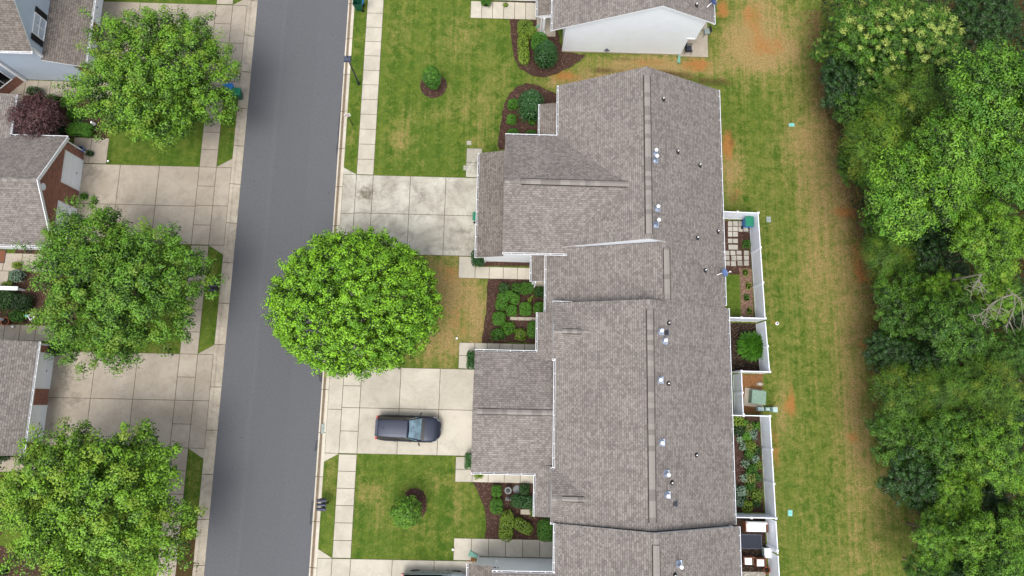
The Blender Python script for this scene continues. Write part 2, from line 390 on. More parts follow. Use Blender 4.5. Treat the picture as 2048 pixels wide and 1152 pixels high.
B = [  # channel, px, py, rx, ry, amount
 # front lawn by the long drive
 (0, 800, 60, 30, 60, .25), (0, 930, 60, 60, 50, .28), (0, 900, 100, 70, 30, .2), (0, 800, 280, 26, 36, .55), (0, 815, 230, 20, 30, .25), (0, 935, 210, 40, 40, .28), (0, 975, 250, 26, 60, .3),
 (0, 990, 160, 40, 50, .28), (0, 880, 230, 40, 20, .2), (0, 950, 285, 20, 12, .4),
 # lawn under the round tree
 (0, 880, 560, 70, 60, .62), (0, 930, 600, 50, 70, .5), (1, 905, 545, 40, 22, .55), (0, 880, 690, 70, 50, .62), (1, 925, 640, 26, 60, .4), (0, 955, 650, 16, 60, .5), (1, 880, 640, 30, 60, .25), (0, 790, 600, 100, 90, .25),
 # lawn with the young tree
 (0, 745, 985, 30, 26, .5), (0, 760, 1030, 26, 24, .3), (0, 880, 960, 50, 20, .25), (0, 925, 1010, 26, 40, .3), (0, 840, 1060, 60, 20, .22), (0, 660, 950, 12, 40, .35), (0, 705, 270, 10, 20, .3),
 # gap between the two buildings: worn, orange clay
 (0, 1210, 150, 90, 22, .55), (1, 1130, 152, 34, 14, .9), (0, 1300, 125, 150, 26, .5), (2, 1270, 150, 90, 12, .3), (2, 1468, 330, 12, 50, .3), (1, 1300, 125, 50, 12, .6), (1, 1395, 130, 34, 18, 1.0), (0, 1150, 165, 70, 16, .5), (0, 1330, 140, 120, 30, .5), (2, 1330, 148, 70, 12, .7), (2, 1200, 140, 40, 10, .6), (2, 1430, 165, 60, 14, .7), (2, 1250, 118, 60, 8, .5),
 (0, 1090, 165, 30, 14, .4), (1, 1190, 116, 40, 6, .3),
 # back yard, top
 (0, 1520, 60, 70, 110, .6), (1, 1500, 30, 30, 40, .35), (0, 1540, 100, 60, 30, .5), (1, 1530, 95, 44, 30, .6), (1, 1500, 30, 26, 30, .3), (1, 1560, 75, 20, 40, .3), (2, 1480, 60, 14, 30, .3), (1, 1445, 20, 16, 30, .9), (0, 1600, 60, 30, 60, .15), (2, 1645, 40, 12, 60, .5), (0, 1470, 90, 40, 40, .4),
 (0, 1530, 130, 40, 12, .3), (1, 1515, 60, 14, 50, .3), (2, 1590, 125, 30, 14, .25),
 # strip along the house wall
 (1, 1456, 290, 14, 40, 1.1), (2, 1462, 270, 9, 40, .5), (0, 1465, 340, 26, 60, .6), (2, 1470, 400, 40, 30, .4), (1, 1475, 385, 26, 26, .4),
 # middle band, dry towards the wood
 (0, 1650, 200, 50, 80, .35), (0, 1620, 330, 60, 120, .3), (0, 1690, 330, 30, 100, .5), (0, 1660, 470, 50, 160, .34), (1, 1695, 425, 34, 14, 1.0), (1, 1715, 510, 18, 55, .7), (1, 1730, 550, 20, 18, 1.0),
 (0, 1600, 280, 40, 30, .3), (1, 1612, 270, 10, 10, .35), (0, 1720, 600, 40, 120, .32), (0, 1620, 560, 30, 100, .25), (1, 1728, 688, 14, 9, 1.1), (1, 1650, 645, 16, 12, .3), (0, 1700, 760, 34, 140, .35), (1, 1720, 800, 20, 60, .30), (1, 1705, 875, 16, 12, .8),
 (0, 1720, 880, 40, 80, .3), (0, 1740, 1000, 50, 80, .28), (0, 1700, 1120, 60, 50, .2), (0, 1560, 830, 12, 70, .3), (1, 1583, 780, 6, 50, .45), (1, 1578, 812, 16, 26, .75), (0, 1575, 800, 16, 60, .3),
 (1, 1550, 645, 12, 6, .6), (1, 1552, 900, 9, 60, .65), (2, 1549, 860, 6, 60, .5), (0, 1530, 560, 30, 120, .1), (0, 1500, 230, 60, 80, -.1),
 (2, 1745, 560, 16, 40, .22), (2, 1752, 720, 16, 90, .22), (2, 1720, 395, 12, 40, .55), (2, 1690, 290, 16, 60, .22), (2, 1668, 200, 16, 60, .22), (2, 1780, 900, 20, 80, .22), (2, 1815, 1060, 24, 90, .22), (1, 1725, 390, 8, 30, .5), (1, 1765, 820, 12, 40, .3),
 # the wood stands on leaf litter
 (2, 1940, 100, 150, 260, 1.1), (2, 1995, 420, 140, 200, 1.1), (2, 2010, 700, 130, 200, 1.1), (2, 2030, 1000, 115, 200, 1.1),
]
X0 = -12.38
right_lawn = sheet('lawn', X0, 42, YS, YN, .22, B, (.12, 0, 0))
me = right_lawn.data                       # the open back yard is drier than the front gardens
n = len(me.vertices); co = np.empty(n*3); me.vertices.foreach_get('co', co); co = co.reshape(-1, 3)
c4 = np.empty(n*4, np.float32); me.color_attributes['ground'].data.foreach_get('color', c4); c4 = c4.reshape(-1, 4)
back = np.clip((co[:, 0]-15.0)/1.0, 0, 1); c4[:, 0] += back*(.16+.005*(co[:, 0]-15)); c4[:, 2] += np.clip((co[:, 0]-31)/3, 0, 1)
me.color_attributes['ground'].data.foreach_set('color', c4.ravel())
BL = [(0, 330, 700, 90, 20, .3), (0, 250, 290, 60, 20, .15), (0, 425, 540, 8, 50, .35), (2, 372, 1110, 40, 62, 1.3), (0, 400, 960, 20, 60, .3), (0, 20, 1000, 40, 40, .3), (0, 320, 900, 40, 30, .4), (2, 300, 905, 30, 14, .7), (0, 470, 260, 10, 30, .2)]
sheet('lawn', -60, -20.86, YS, YN, .25, BL, (.02, 0, 0))
# --- street, kerbs
r = MB(); r.face([(-20.16, YS-200, -.10), (-12.88, YS-200, -.10), (-12.88, YN+200, -.10), (-20.16, YN+200, -.10)], 'asphalt'); struct(r, 'road')
pt = MB()
def rough(P, k=.035):
    out = []
    for i_, p in enumerate(P):
        q = P[(i_+1) % len(P)]; n_ = max(1, int((q-p).length/.22))
        for j in range(n_): t_ = p.lerp(q, j/n_); out.append(t_+Vector((random.uniform(-k, k), random.uniform(-k, k), 0)))
    return out
for pts_ in ([(687, 140), (683, 190), (678, 240), (674, 288), (672, 310), (674, 312), (683, 240), (688, 190), (689, 145)], [(640, 738), (637, 748), (640, 762), (646, 765), (645, 745)],
             [(632, 880), (629, 900), (633, 902), (636, 880)], [(623, 1000), (619, 1050), (622, 1052), (628, 1002)]):
    P_ = rough([at(x, y, -.096) for x, y in pts_]); c = sum(P_, Vector())/len(P_)
    pt.face([tuple(p) for p in (P_ if sum((P_[i].x*P_[(i+1) % len(P_)].y-P_[(i+1) % len(P_)].x*P_[i].y) for i in range(len(P_))) > 0 else P_[::-1])], 'asphalt_patch')
for _ in range(34):
    x = random.uniform(-19.6, -13.2); y = random.uniform(-11, 30); a = random.uniform(0, 3.1); s_ = random.uniform(.02, .10)
    q = [(x+math.cos(a+t)*s_*(1 if k % 2 else .35), y+math.sin(a+t)*s_*(1 if k % 2 else .6), -.0955) for k, t in enumerate((0, 1.3, 2.8, 4.4))]
    pt.face(q, 'asphalt_patch')
struct(pt, 'road_patches')
def kerb(prof, name):                       # prof: (x, z, material to next point); cut into 3 m lengths
    mb = MB(); y = YS-30; rr = random.Random(3)
    while y < YN+30:
        y1 = y+3.05; t = rr.uniform(.9, 1.04)
        for (xa, za, m), (xb, zb, _) in zip(prof[:-1], prof[1:]):
            mb.face([(xa, y+.02, za), (xb, y+.02, zb), (xb, y1-.02, zb), (xa, y1-.02, za)], m, tone=t)
        xs = [p[0] for p in prof]; mb.face([(min(xs), y1-.03, prof[0][1]-.015), (max(xs), y1-.03, prof[-1][1]-.015), (max(xs), y1+.03, prof[-1][1]-.015), (min(xs), y1+.03, prof[0][1]-.015)], 'joint')
        y = y1
    return struct(mb, name)
kerb([(-12.92, -.094, 'kerb_light'), (-12.82, -.092, 'gutter_dirt'), (-12.63, -.055, 'kerb_light'), (-12.56, .030, 'kerb_light'), (-12.37, .034, 'kerb')], 'kerb')
kerb([(-20.86, .034, 'kerb'), (-20.66, .030, 'kerb'), (-20.55, -.045, 'kerb'), (-20.12, -.094, 'kerb')], 'kerb')
# --- concrete laid in slabs with dirty joints
def slabs(mb, xs, ys, m, z=.030, gap=.016, tone=None, skip=()):
    mb.box(xs[0], xs[-1], min(ys), max(ys), -.02, .012, 'joint')
    for i in range(len(xs)-1):
        for j in range(len(ys)-1):
            if (i, j) in skip: continue
            a, b = sorted((ys[j], ys[j+1])); t = tone(i, j) if tone else random.uniform(.93, 1.04)
            mb.box(xs[i]+gap, xs[i+1]-gap, a+gap, b-gap, -.02, z, m, tone=t, tp=.004)
def fr(a, b, step):
    n = max(1, round(abs(b-a)/step)); return [a+(b-a)*k/n for k in range(n+1)]
# right pavement between the drives
sw = MB(); random.seed(4)
for a, b in ((17.15, YN), (2.62, 10.9), (-10.62, -3.62)):
    slabs(sw, [-11.36, -10.08], fr(a, b, 1.215), 'concrete', tone=lambda i, j: random.uniform(.95, 1.05))
struct(sw, 'pavement')
sl = MB()
for a, b in ((17.42, 24.4), (3.22, 11.3), (YS, -3.42), (30.95, YN)):
    slabs(sl, [-23.3, -22.0], fr(a, b, 1.55), 'concrete_warm')
struct(sl, 'pavement')
def flare(mb, x0, x1, ya, yb, m):            # corner of an apron cut on the skew
    mb.prism([(x0, ya), (x1, ya), (x0, yb)], -.02, .031, m, tone=.98)
def apron(mb, xk, xs_, y0, y1, f, m):        # strip between kerb and pavement, flared at both ends (xk = kerb side)
    a, b = sorted((xk, xs_)); slabs(mb, [a, b], [y0, (y0+y1)/2, y1], m)
    s_ = 1 if xk > xs_ else -1
    mb.prism([(xk, y1+.02), (xs_, y1+.02), (xk, y1+f)], -.02, .030, m, tone=.98)
    mb.prism([(xk, y0-.02), (xs_, y0-.02), (xk, y0-f)], -.02, .030, m, tone=.98)
d = MB(); slabs(d, [-11.36, -10.08, -7.25, -4.55, -1.9], [11.0, 14.12, 17.12], 'concrete_stained'); apron(d, -12.37, -11.36, 11.0, 17.12, .55, 'concrete_stained'); struct(d, 'driveway')
d = MB(); slabs(d, [-11.36, -10.08], [2.58, 1.2, -.35, -2.0, -3.56], 'concrete'); slabs(d, [-10.08, -7.25, -4.4, -1.75], [2.58, -.35, -3.56], 'concrete'); apron(d, -12.37, -11.36, -3.56, 2.58, .6, 'concrete'); struct(d, 'driveway')
d = MB(); slabs(d, [-11.36, -10.08, -7.2, -4.3, -1.6, 0], [-10.66, -13.6, -16.8], 'concrete'); apron(d, -12.37, -11.36, -16.8, -10.66, .6, 'concrete'); struct(d, 'driveway')
d = MB(); slabs(d, [-32.2, -29.3, -26.3, -23.3], [24.4, 27.65, 30.9], 'concrete_warm'); slabs(d, [-23.3, -22.0], fr(24.4, 30.9, 1.6), 'concrete_warm'); apron(d, -20.87, -22.0, 24.4, 30.9, .7, 'concrete_warm'); struct(d, 'driveway')
d = MB(); slabs(d, [-32.2, -29.25, -26.3, -23.3], [11.35, 14.3, 17.42], 'concrete_warm'); slabs(d, [-23.3, -22.0], fr(11.35, 17.42, 1.5), 'concrete_warm'); apron(d, -20.87, -22.0, 11.35, 17.42, .7, 'concrete_warm'); struct(d, 'driveway')
d = MB(); slabs(d, [-32.35, -29.3, -26.3, -23.3], [-3.42, -.1, 3.22], 'concrete_warm'); slabs(d, [-23.3, -22.0], fr(-3.42, 3.22, 1.6), 'concrete_warm'); apron(d, -20.87, -22.0, -3.42, 3.22, .7, 'concrete_warm'); struct(d, 'driveway')
# --- oil and tyre stains soaked into the slabs (each with its own outline)
def mk_stain(name, rgb, amt):
    a = NT(name); v = a.coord('UV'); d_ = a.n('ShaderNodeVectorMath', operation='DISTANCE'); a.l(v, d_.inputs[0]); d_.inputs[1].default_value = (.5, .5, 0)
    nz = a.noise(a.coord('Object'), 3.0, 8, .8); f_ = a.math('SUBTRACT', a.math('ADD', .34, a.math('MULTIPLY', a.math('SUBTRACT', nz, .5), 1.7)), d_.outputs['Value'])
    al = a.ramp(f_, (.0, G4(0)), (.34, G4(amt))); a.fin(L(*rgb), .9, .15); a.l(al, a.b.inputs['Alpha']); return a.m
M['stain'] = mk_stain('oil_stain', (96, 86, 66), .6); M['stain_grey'] = mk_stain('grey_weather_stain', (140, 135, 124), .34); M['stain_light'] = mk_stain('pale_wear', (210, 203, 190), .3)
sm = MB(); zz_ = .0345
for px, py, rx, ry, m_ in ((732, 388, 30, 26, 'stain'), (845, 392, 24, 22, 'stain_grey'), (925, 462, 34, 14, 'stain_grey'), (905, 498, 36, 10, 'stain_grey'),
    (950, 330, 16, 30, 'stain_grey'), (185, 345, 34, 30, 'stain_grey'), (130, 745, 30, 26, 'stain_grey'), (245, 775, 36, 22, 'stain_light'), (215, 735, 36, 26, 'stain_light'), (150, 800, 34, 26, 'stain_grey'), (130, 765, 20, 40, 'stain_grey'), (200, 840, 34, 24, 'stain_light'), (100, 860, 14, 30, 'stain_grey'),
    (270, 30, 40, 20, 'stain_grey'), (330, 50, 40, 24, 'stain_light'), (850, 780, 60, 30, 'stain_light'), (900, 890, 34, 14, 'stain_light')):
    c = at(px, py); sx = rx/27.3; sy = ry/27.3; zz_ += .0002
    sm.face([(c.x-sx, c.y-sy, zz_), (c.x+sx, c.y-sy, zz_), (c.x+sx, c.y+sy, zz_), (c.x-sx, c.y+sy, zz_)], m_, [(0, 0), (1, 0), (1, 1), (0, 1)])
struct(sm, 'driveway_stains')
# --- paths
def path(*rects, m='concrete'):
    p = MB()
    for x0, x1, y0, y1, st in rects:
        if abs(x1-x0) > abs(y1-y0): slabs(p, fr(x0, x1, st), [y0, y1], m)
        else: slabs(p, [x0, x1], fr(y0, y1, st), m)
    return struct(p, 'path')
path((-3.12, 2.15, 30.42, 31.9, .88))
path((2.15, 3.7, 29.0, 31.9, 3.0), m='concrete_warm')
path((-3.05, -1.85, 17.16, 19.5, 1.25), m='concrete_stained')
path((-3.33, -2.1, 9.32, 10.96, 1.7), (-2.1, 2.1, 9.32, 10.22, 1.05))
path((-3.1, -1.95, 2.62, 4.52, 1.0), (-1.95, 2.6, 3.7, 4.52, 1.0))
path((-3.05, -1.85, -5.36, -3.62, .95), (-1.85, 2.7, -5.36, -4.45, 1.05))
path((-2.98, -1.75, -10.62, -9.15, 1.5), (-1.75, 4.2, -10.34, -9.15, 1.12))
path((-37.3, -28.6, 22.75, 24.05, 1.0), (-38.6, -37.3, 21.6, 24.05, 1.2), m='concrete_warm')
path((-33.0, -30.35, 17.46, 19.5, 1.2), m='concrete_warm')
path((-39.5, -33.0, 9.0, 10.35, 1.25), (-39.5, -36.4, 7.9, 9.0, 1.5), m='concrete_warm')
path((-39.5, -31.6, 3.9, 5.05, 1.08), m='concrete_warm')
path((-38.5, -30.6, -5.32, -4.28, 1.1), m='concrete_warm')
# --- planting beds
def bed(pts_, m='mulch', z=.018, px=True, name='planting_bed', wobble=.05):
    P_ = [at(x, y, 0) if px else Vector((x, y, 0)) for x, y in pts_]; out = []
    for i, p in enumerate(P_):
        q = P_[(i+1) % len(P_)]; n = max(1, int((q-p).length/.3))
        for k in range(n):
            t = p.lerp(q, k/n); out.append((t.x+random.uniform(-wobble, wobble), t.y+random.uniform(-wobble, wobble)))
    mb = MB(); mb.prism(out, -.05, z, m); return struct(mb, name)
def arc(cx, cy, rx, ry, a0, a1, n=14): return [(cx+rx*math.cos(math.radians(a0+(a1-a0)*k/n)), cy+ry*math.sin(math.radians(a0+(a1-a0)*k/n))) for k in range(n+1)]
bed([(1019, 38), (1110, 38), (1125, 104), (1172, 110), (1160, 122)]+[(1140, 135), (1115, 148), (1088, 155), (1060, 150), (1040, 138), (1028, 118), (1023, 90), (1021, 60)])
bed([(1119, 190), (1119, 275), (1000, 300), (995, 292), (999, 262), (1003, 232), (1008, 208), (1018, 188), (1033, 173), (1052, 167), (1075, 170), (1098, 182)])
bed([(985, 3), (1072, 3), (1072, 13), (985, 13)], wobble=.0)
bed(arc(867, 172, 27, 25, 0, 360))
bed(arc(828, 1009, 27, 34, 0, 360))
bed([(962, 521), (1064, 521), (1064, 532), (962, 532)], m='mulch', wobble=.01)
bed([(975, 558), (1100, 558), (1100, 686), (964, 686), (969, 640), (974, 600)])
bed([(944, 964), (1100, 964), (1115, 1079), (970, 1079), (972, 1050), (968, 1015), (958, 988)])
bed([(-35.9, 19.4), (-33.05, 19.4), (-33.05, 19.52), (-30.4, 19.52), (-30.35, 22.72), (-37.2, 22.72), (-37.3, 19.4)], px=False, wobble=.02)
bed([(-36.3, 5.1), (-31.0, 5.1), (-31.4, 8.9), (-36.2, 8.95)], px=False, wobble=.03)
bed([(-39.5, 5.1), (-36.35, 5.1), (-36.35, 7.8), (-39.5, 7.8)], px=False, wobble=.03)
bed([(0, 950), (30, 950), (26, 1010), (8, 1060), (0, 1070)]); bed([(0, 1092), (40, 1098), (75, 1120), (92, 1160), (60, 1190), (0, 1190)])
bed([(-36.2, 10.36), (-33, 10.36), (-33, 10.9), (-36.2, 10.9)], px=False, wobble=.0)
bed([(933, 1112), (952, 1112), (952, 1130), (933, 1130)], m='mulch_red', wobble=.02)
# rear yards behind the white fences
bed([(15.2, 6.7), (18.7, 6.7), (18.6, 14.3), (15.2, 14.3)], px=False, wobble=0)
bed([(15.2, 2.85), (18.95, 2.85), (18.85, 6.45), (15.2, 6.45)], m='mulch_dark', px=False, wobble=0)
bed([(16.95, -.15), (18.9, -.15), (19.2, 2.7), (17.05, 2.7)], m='mulch_red', px=False, wobble=.04)
bed([(15.2, -7.0), (18.85, -7.0), (18.8, -.35), (15.2, -.35)], m='mulch', px=False, wobble=0)
bed([(15.2, -12.6), (18.9, -12.6), (18.9, -7.2), (15.2, -7.2)], m='mulch_dark', px=False, wobble=0)
g_ = MB(); g_.prism([(16.4, -13.5), (18.8, -13.5), (18.8, -11.0), (16.4, -11.0)], .0, .04, 'gravel'); struct(g_, 'gravel_strip')
gl = sheet('lawn', 16.0, 17.72, 6.95, 10.1, .2, [], (-.3, 0, 0))
M['chips'] = mk_mulch('wood_chips', (96, 74, 62), (132, 106, 90), (176, 150, 130)); bed([(17.72, 6.72), (18.66, 6.72), (18.66, 10.6), (17.72, 10.6)], m='chips', z=.03, px=False, wobble=.02)
for v_ in gl.data.vertices: v_.co.z = .045
p = MB(); pv = [(1455, 443, 20, 20), (1476, 443, 20, 20), (1455, 464, 20, 19), (1476, 464, 20, 19), (1497, 464, 19, 16), (1455, 477, 20, 9), (1455, 484, 9, 9)]
rr = random.Random(5)
def pav(x0, y0, x1, y1):
    a = at(x0, y0); b = at(x1, y1); p.box(a.x+.015, b.x-.015, b.y+.015, a.y-.015, -.02, .05, 'paver', tone=rr.uniform(.86, 1.06), tp=.006)
for (x0, y0, x1, y1) in ((1455, 442, 1465, 453), (1465, 442, 1476, 453), (1455, 453, 1465, 463), (1465, 453, 1476, 463), (1476, 453, 1486, 464), (1486, 453, 1497, 464), (1476, 442, 1486, 453), (1486, 442, 1497, 453),
    (1455, 463, 1465, 474), (1465, 463, 1476, 474), (1455, 477, 1465, 487), (1465, 477, 1476, 487), (1456, 489, 1476, 500),
    (1448, 501, 1459, 511), (1460, 501, 1471, 511), (1472, 501, 1483, 510), (1487, 501, 1498, 511), (1448, 511, 1459, 521), (1462, 511, 1473, 522), (1473, 511, 1484, 521), (1487, 511, 1498, 521),
    (1449, 522, 1460, 532), (1461, 522, 1472, 533), (1474, 521, 1485, 532), (1487, 521, 1498, 532)): pav(x0, y0, x1, y1)
struct(p, 'patio_paving')
d = MB(); slabs(d, [13.4, 15.85], [27.62, 31.5], 'concrete_warm'); struct(d, 'patio_slab')

# ================================================================== HOUSES
def rebase(root, loc):
    loc = Vector(loc); root.location = loc
    done = set()
    def rec(o):
        for ch in o.children:
            if ch.data is not None and ch.data.name not in done and ch.type == 'MESH':
                ch.data.transform(Matrix.Translation(-loc)); done.add(ch.data.name)
            rec(ch)
    rec(root)
def plane_uv(pts):
    P = [Vector(p) for p in pts]; n = Vector((0, 0, 0))
    for i in range(len(P)): n += P[i].cross(P[(i+1) % len(P)])
    n.normalize()
    h = Vector((0, 0, 1)).cross(n)
    if h.length < 1e-4: h = Vector((1, 0, 0))
    h.normalize(); s_ = n.cross(h)
    if s_.z < 0: s_ = -s_; h = -h
    return n, [(p.dot(h)+100, p.dot(s_)+100) for p in P]
def roof_plane(mb, pts, mat='shingle', th=.14, fascia='trim'):
    n, uv = plane_uv(pts)
    if n.z < 0: pts = pts[::-1]; n, uv = plane_uv(pts)
    mb.face(pts, mat, uv)
    low = [(p[0], p[1], p[2]-th) for p in pts]
    mb.face(low[::-1], fascia)
    for i in range(len(pts)):
        j = (i+1) % len(pts); mb.face([pts[i], low[i], low[j], pts[j]], fascia)
def wall(mb, pts, inward, mat, th=.14):
    P = [Vector(p) for p in pts]; n, uv = plane_uv(P); d = Vector(inward); c_ = sum(P, Vector())/len(P); hd = Vector((-d.y, d.x, 0)).normalized()
    P = [p-hd*math.copysign(.004, (p-c_).dot(hd)) for p in P]
    if n.dot(d) > 0: P = P[::-1]; n, uv = plane_uv(P)
    Q = [p+d*th for p in P]; mb.face(P, mat, uv); mb.face(Q[::-1], mat, uv[::-1])
    for i in range(len(P)):
        j = (i+1) % len(P); mb.face([P[i], Q[i], Q[j], P[j]], mat, [(0, 0)]*4)
def rwall(mb, a, b, z0, z1, inward, mat, th=.14):      # rectangular wall from a to b (xy)
    wall(mb, [(a[0], a[1], z0), (b[0], b[1], z0), (b[0], b[1], z1), (a[0], a[1], z1)], inward, mat, th)
def gutter(parent, a, b, out, name='gutter'):          # open channel with hangers; out = outward unit xy
    a = Vector(a); b = Vector(b); o = Vector((out[0], out[1], 0)); d = (b-a); ln = d.length; d.normalize(); mb = MB()
    T = Matrix((( d.x, o.x, 0, a.x), (d.y, o.y, 0, a.y), (d.z, o.z, 1, a.z), (0, 0, 0, 1)))
    mb.box(0, ln, 0, .018, -.12, -.01, 'trim', T); mb.box(0, ln, .085, .118, -.11, .0, 'trim', T)
    mb.box(0, ln, .018, .085, -.12, -.085, 'black', T)
    mb.box(0, .03, .018, .085, -.12, -.002, 'trim', T); mb.box(ln-.03, ln, .018, .085, -.12, -.002, 'trim', T)
    k = .6
    while k < ln-.2: mb.box(k, k+.035, .018, .085, -.05, -.003, 'trim', T); k += .92
    return mb.build(name, parent)
def ridge_vent(parent, a, b, w=.20, name='ridge_vent'):
    a = Vector(a); b = Vector(b); d = b-a; ln = d.length; d.normalize(); s_ = Vector((-d.y, d.x, 0)).normalized(); mb = MB(); rr = random.Random(int(a.x*10+a.y*7))
    T = Matrix(((d.x, s_.x, 0, a.x), (d.y, s_.y, 0, a.y), (d.z, 0, 1, a.z), (0, 0, 0, 1)))
    for sg in (-1, 1):                                  # dark louvred sides, jutting out to paint the cap's shadow line
        mb.box(0, ln, *sorted((sg*(w-.05), sg*(w+.04))), -.16, -.05, 'ridge_side', T)
    k = 0.0
    while k < ln-.02:
        e = min(ln, k+.33); m = rr.choice(('ridge_a', 'ridge_b', 'ridge_c', 'ridge_a'))
        for sg in (-1, 1):
            z0, z1 = .035, -.045
            P = [(k, 0, z0), (e, 0, z0+.01), (e, sg*w, z1+.01), (k, sg*w, z1)]; P2 = [(p[0], p[1], p[2]-.03) for p in P]
            mb.mesh([tuple(T @ Vector(p)) for p in P+P2], [(0, 1, 2, 3), (7, 6, 5, 4), (0, 4, 5, 1), (1, 5, 6, 2), (2, 6, 7, 3), (3, 7, 4, 0)], m)
        k = e
    return mb.build(name, parent)
def ridge_cap(mb, a, b, w=.15):
    a = Vector(a); b = Vector(b); d = b-a; ln = d.length; d.normalize(); s_ = Vector((-d.y, d.x, 0)).normalized(); k = 0; rr = random.Random(int(a.x*7+a.y))
    while k < ln-.02:
        e = min(ln, k+.33)
        for sg in (-1, 1):
            P = [a+d*k+Vector((0, 0, .02)), a+d*e+Vector((0, 0, .03)), a+d*e+s_*sg*w+Vector((0, 0, -.05)), a+d*k+s_*sg*w+Vector((0, 0, -.06))]
            P2 = [p-Vector((0, 0, .03)) for p in P]
            mb.mesh([tuple(p) for p in P+P2], [(0, 1, 2, 3), (7, 6, 5, 4), (0, 4, 5, 1), (1, 5, 6, 2), (2, 6, 7, 3), (3, 7, 4, 0)], rr.choice(('ridge_a', 'ridge_b', 'ridge_c')))
        k = e
M['ridge_side'] = simple('ridge_vent_louvre_shadow', (48, 45, 44), .9, .1, var=.2)
M['ridge_a'] = simple('cap_shingle_light', (148, 142, 136), .95, .1, var=.3, scale=20)
M['ridge_b'] = simple('cap_shingle_mid', (138, 132, 127), .95, .1, var=.3, scale=20)
M['ridge_c'] = simple('cap_shingle_dark', (128, 122, 117), .95, .1, var=.3, scale=20)
def downspout(parent, x, y, z0, z1, mat='trim'):
    mb = MB(); mb.box(x-.045, x+.045, y-.04, y+.04, z0, z1, mat); mb.box(x-.05, x+.05, y-.045, y+.045, z1*.3, z1*.3+.03, mat); return mb.build('downspout', parent)
def flue(parent, base, h, r=.06):
    r = min(r, .06)                     # galvanised flue with flashing and a white cap
    f = MB(); z = base.z
    f.lathe([(.24, -.10), (.22, .02), (r+.05, .12), (r, .16), (r, h)], 'silver', 12, base)
    f.box(base.x-.26, base.x+.26, base.y-.22, base.y+.22, z-.10, z-.02, 'silver')
    f.tube((base.x-.15, base.y-.1, z), (base.x-r, base.y, z+h*.6), .012, .012, 'silver', 5)
    o = f.build('flue_pipe', parent); c = MB(); c.lathe([(r+.03, h-.02), (r+.06, h), (r+.06, h+.09), (r+.03, h+.13), (.01, h+.18)], 'cap_white', 14, base); c.build('rain_cap', o); return o
def stack(parent, base, h=.30, r=.04):                 # dark plumbing vent with its boot
    f = MB(); f.lathe([(.15, -.06), (.14, .02), (r+.04, .09), (r+.02, .10), (r+.02, h*.6)], 'black', 12, base); f.box(base.x-.16, base.x+.12, base.y-.15, base.y+.15, base.z-.07, base.z+.0, 'black')
    o = f.build('vent_pipe', parent); c = MB(); c.tube((base.x, base.y, base.z+h*.5), (base.x, base.y, base.z+h), r, r, 'cap_white', 10); c.build('pipe_end', o); return o
def boxvent(parent, base):
    f = MB(); f.box(base.x-.17, base.x+.17, base.y-.16, base.y+.16, base.z-.1, base.z+.10, 'black', tp=.04); f.box(base.x-.2, base.x+.2, base.y-.2, base.y+.2, base.z-.09, base.z+.0, 'lamp_grey'); return f.build('roof_vent', parent)
def window(parent, T, wd, ht, cols=2, rows=2, shutters=False, glass='dark_glass'):   # T: local x along wall, y outward, z up
    f = MB(); t = .06
    f.box(-wd/2-t, wd/2+t, 0, .06, -t, 0, 'trim', T); f.box(-wd/2-t, wd/2+t, 0, .06, ht, ht+t, 'trim', T)
    f.box(-wd/2-t, -wd/2, 0, .06, 0, ht, 'trim', T); f.box(wd/2, wd/2+t, 0, .06, 0, ht, 'trim', T)
    for k in range(1, cols): x = -wd/2+wd*k/cols; f.box(x-.02, x+.02, .005, .045, 0, ht, 'trim', T)
    for k in range(1, rows): z = ht*k/rows; f.box(-wd/2, wd/2, .005, .05, z-.025, z+.025, 'trim', T)
    o = f.build('window', parent); g = MB(); g.box(-wd/2, wd/2, .002, .02, 0, ht, glass, T); g.build('pane', o)
    if shutters:
        for s_ in (-1, 1):
            s = MB(); a = sorted((s_*(wd/2+.09), s_*(wd/2+.52))); s.box(a[0], a[1], .0, .05, -.03, ht+.03, 'black', T)
            for k in range(12): s.box(a[0]+.05, a[1]-.05, .05, .06, .04+k*ht/12.4, .04+k*ht/12.4+ht/30, 'black', T)
            s.build('shutter', parent)
    return o
def wallT(x, y, z, ang):                               # frame whose local y points outward at angle ang (deg from +X)
    a = math.radians(ang); o = Vector((math.cos(a), math.sin(a), 0)); s_ = Vector((0, 0, 1)).cross(o)*-1
    return Matrix(((s_.x, o.x, 0, x), (s_.y, o.y, 0, y), (0, 0, 1, z), (0, 0, 0, 1)))
def garage_door(parent, T, wd, ht):
    f = MB()
    for k in range(4):
        f.box(-wd/2, wd/2, -.02, .02, k*ht/4+.006, (k+1)*ht/4-.006, 'garage_door', T)
        for c in range(4): x0 = -wd/2+wd*c/4; f.box(x0+.08, x0+wd/4-.08, .02, .03, k*ht/4+.09, (k+1)*ht/4-.09, 'garage_door', T)
    o = f.build('garage_door', parent)
    h = MB(); h.box(-.06, .06, .03, .06, ht*.30, ht*.32, 'black', T); h.build('handle', o)
    fr_ = MB(); fr_.box(-wd/2-.09, -wd/2, -.02, .035, 0, ht+.09, 'trim', T); fr_.box(wd/2, wd/2+.09, -.02, .035, 0, ht+.09, 'trim', T); fr_.box(-wd/2, wd/2, -.02, .035, ht, ht+.09, 'trim', T); fr_.build('frame', o)
    return o
TOWN = 'attached townhouses in one row'
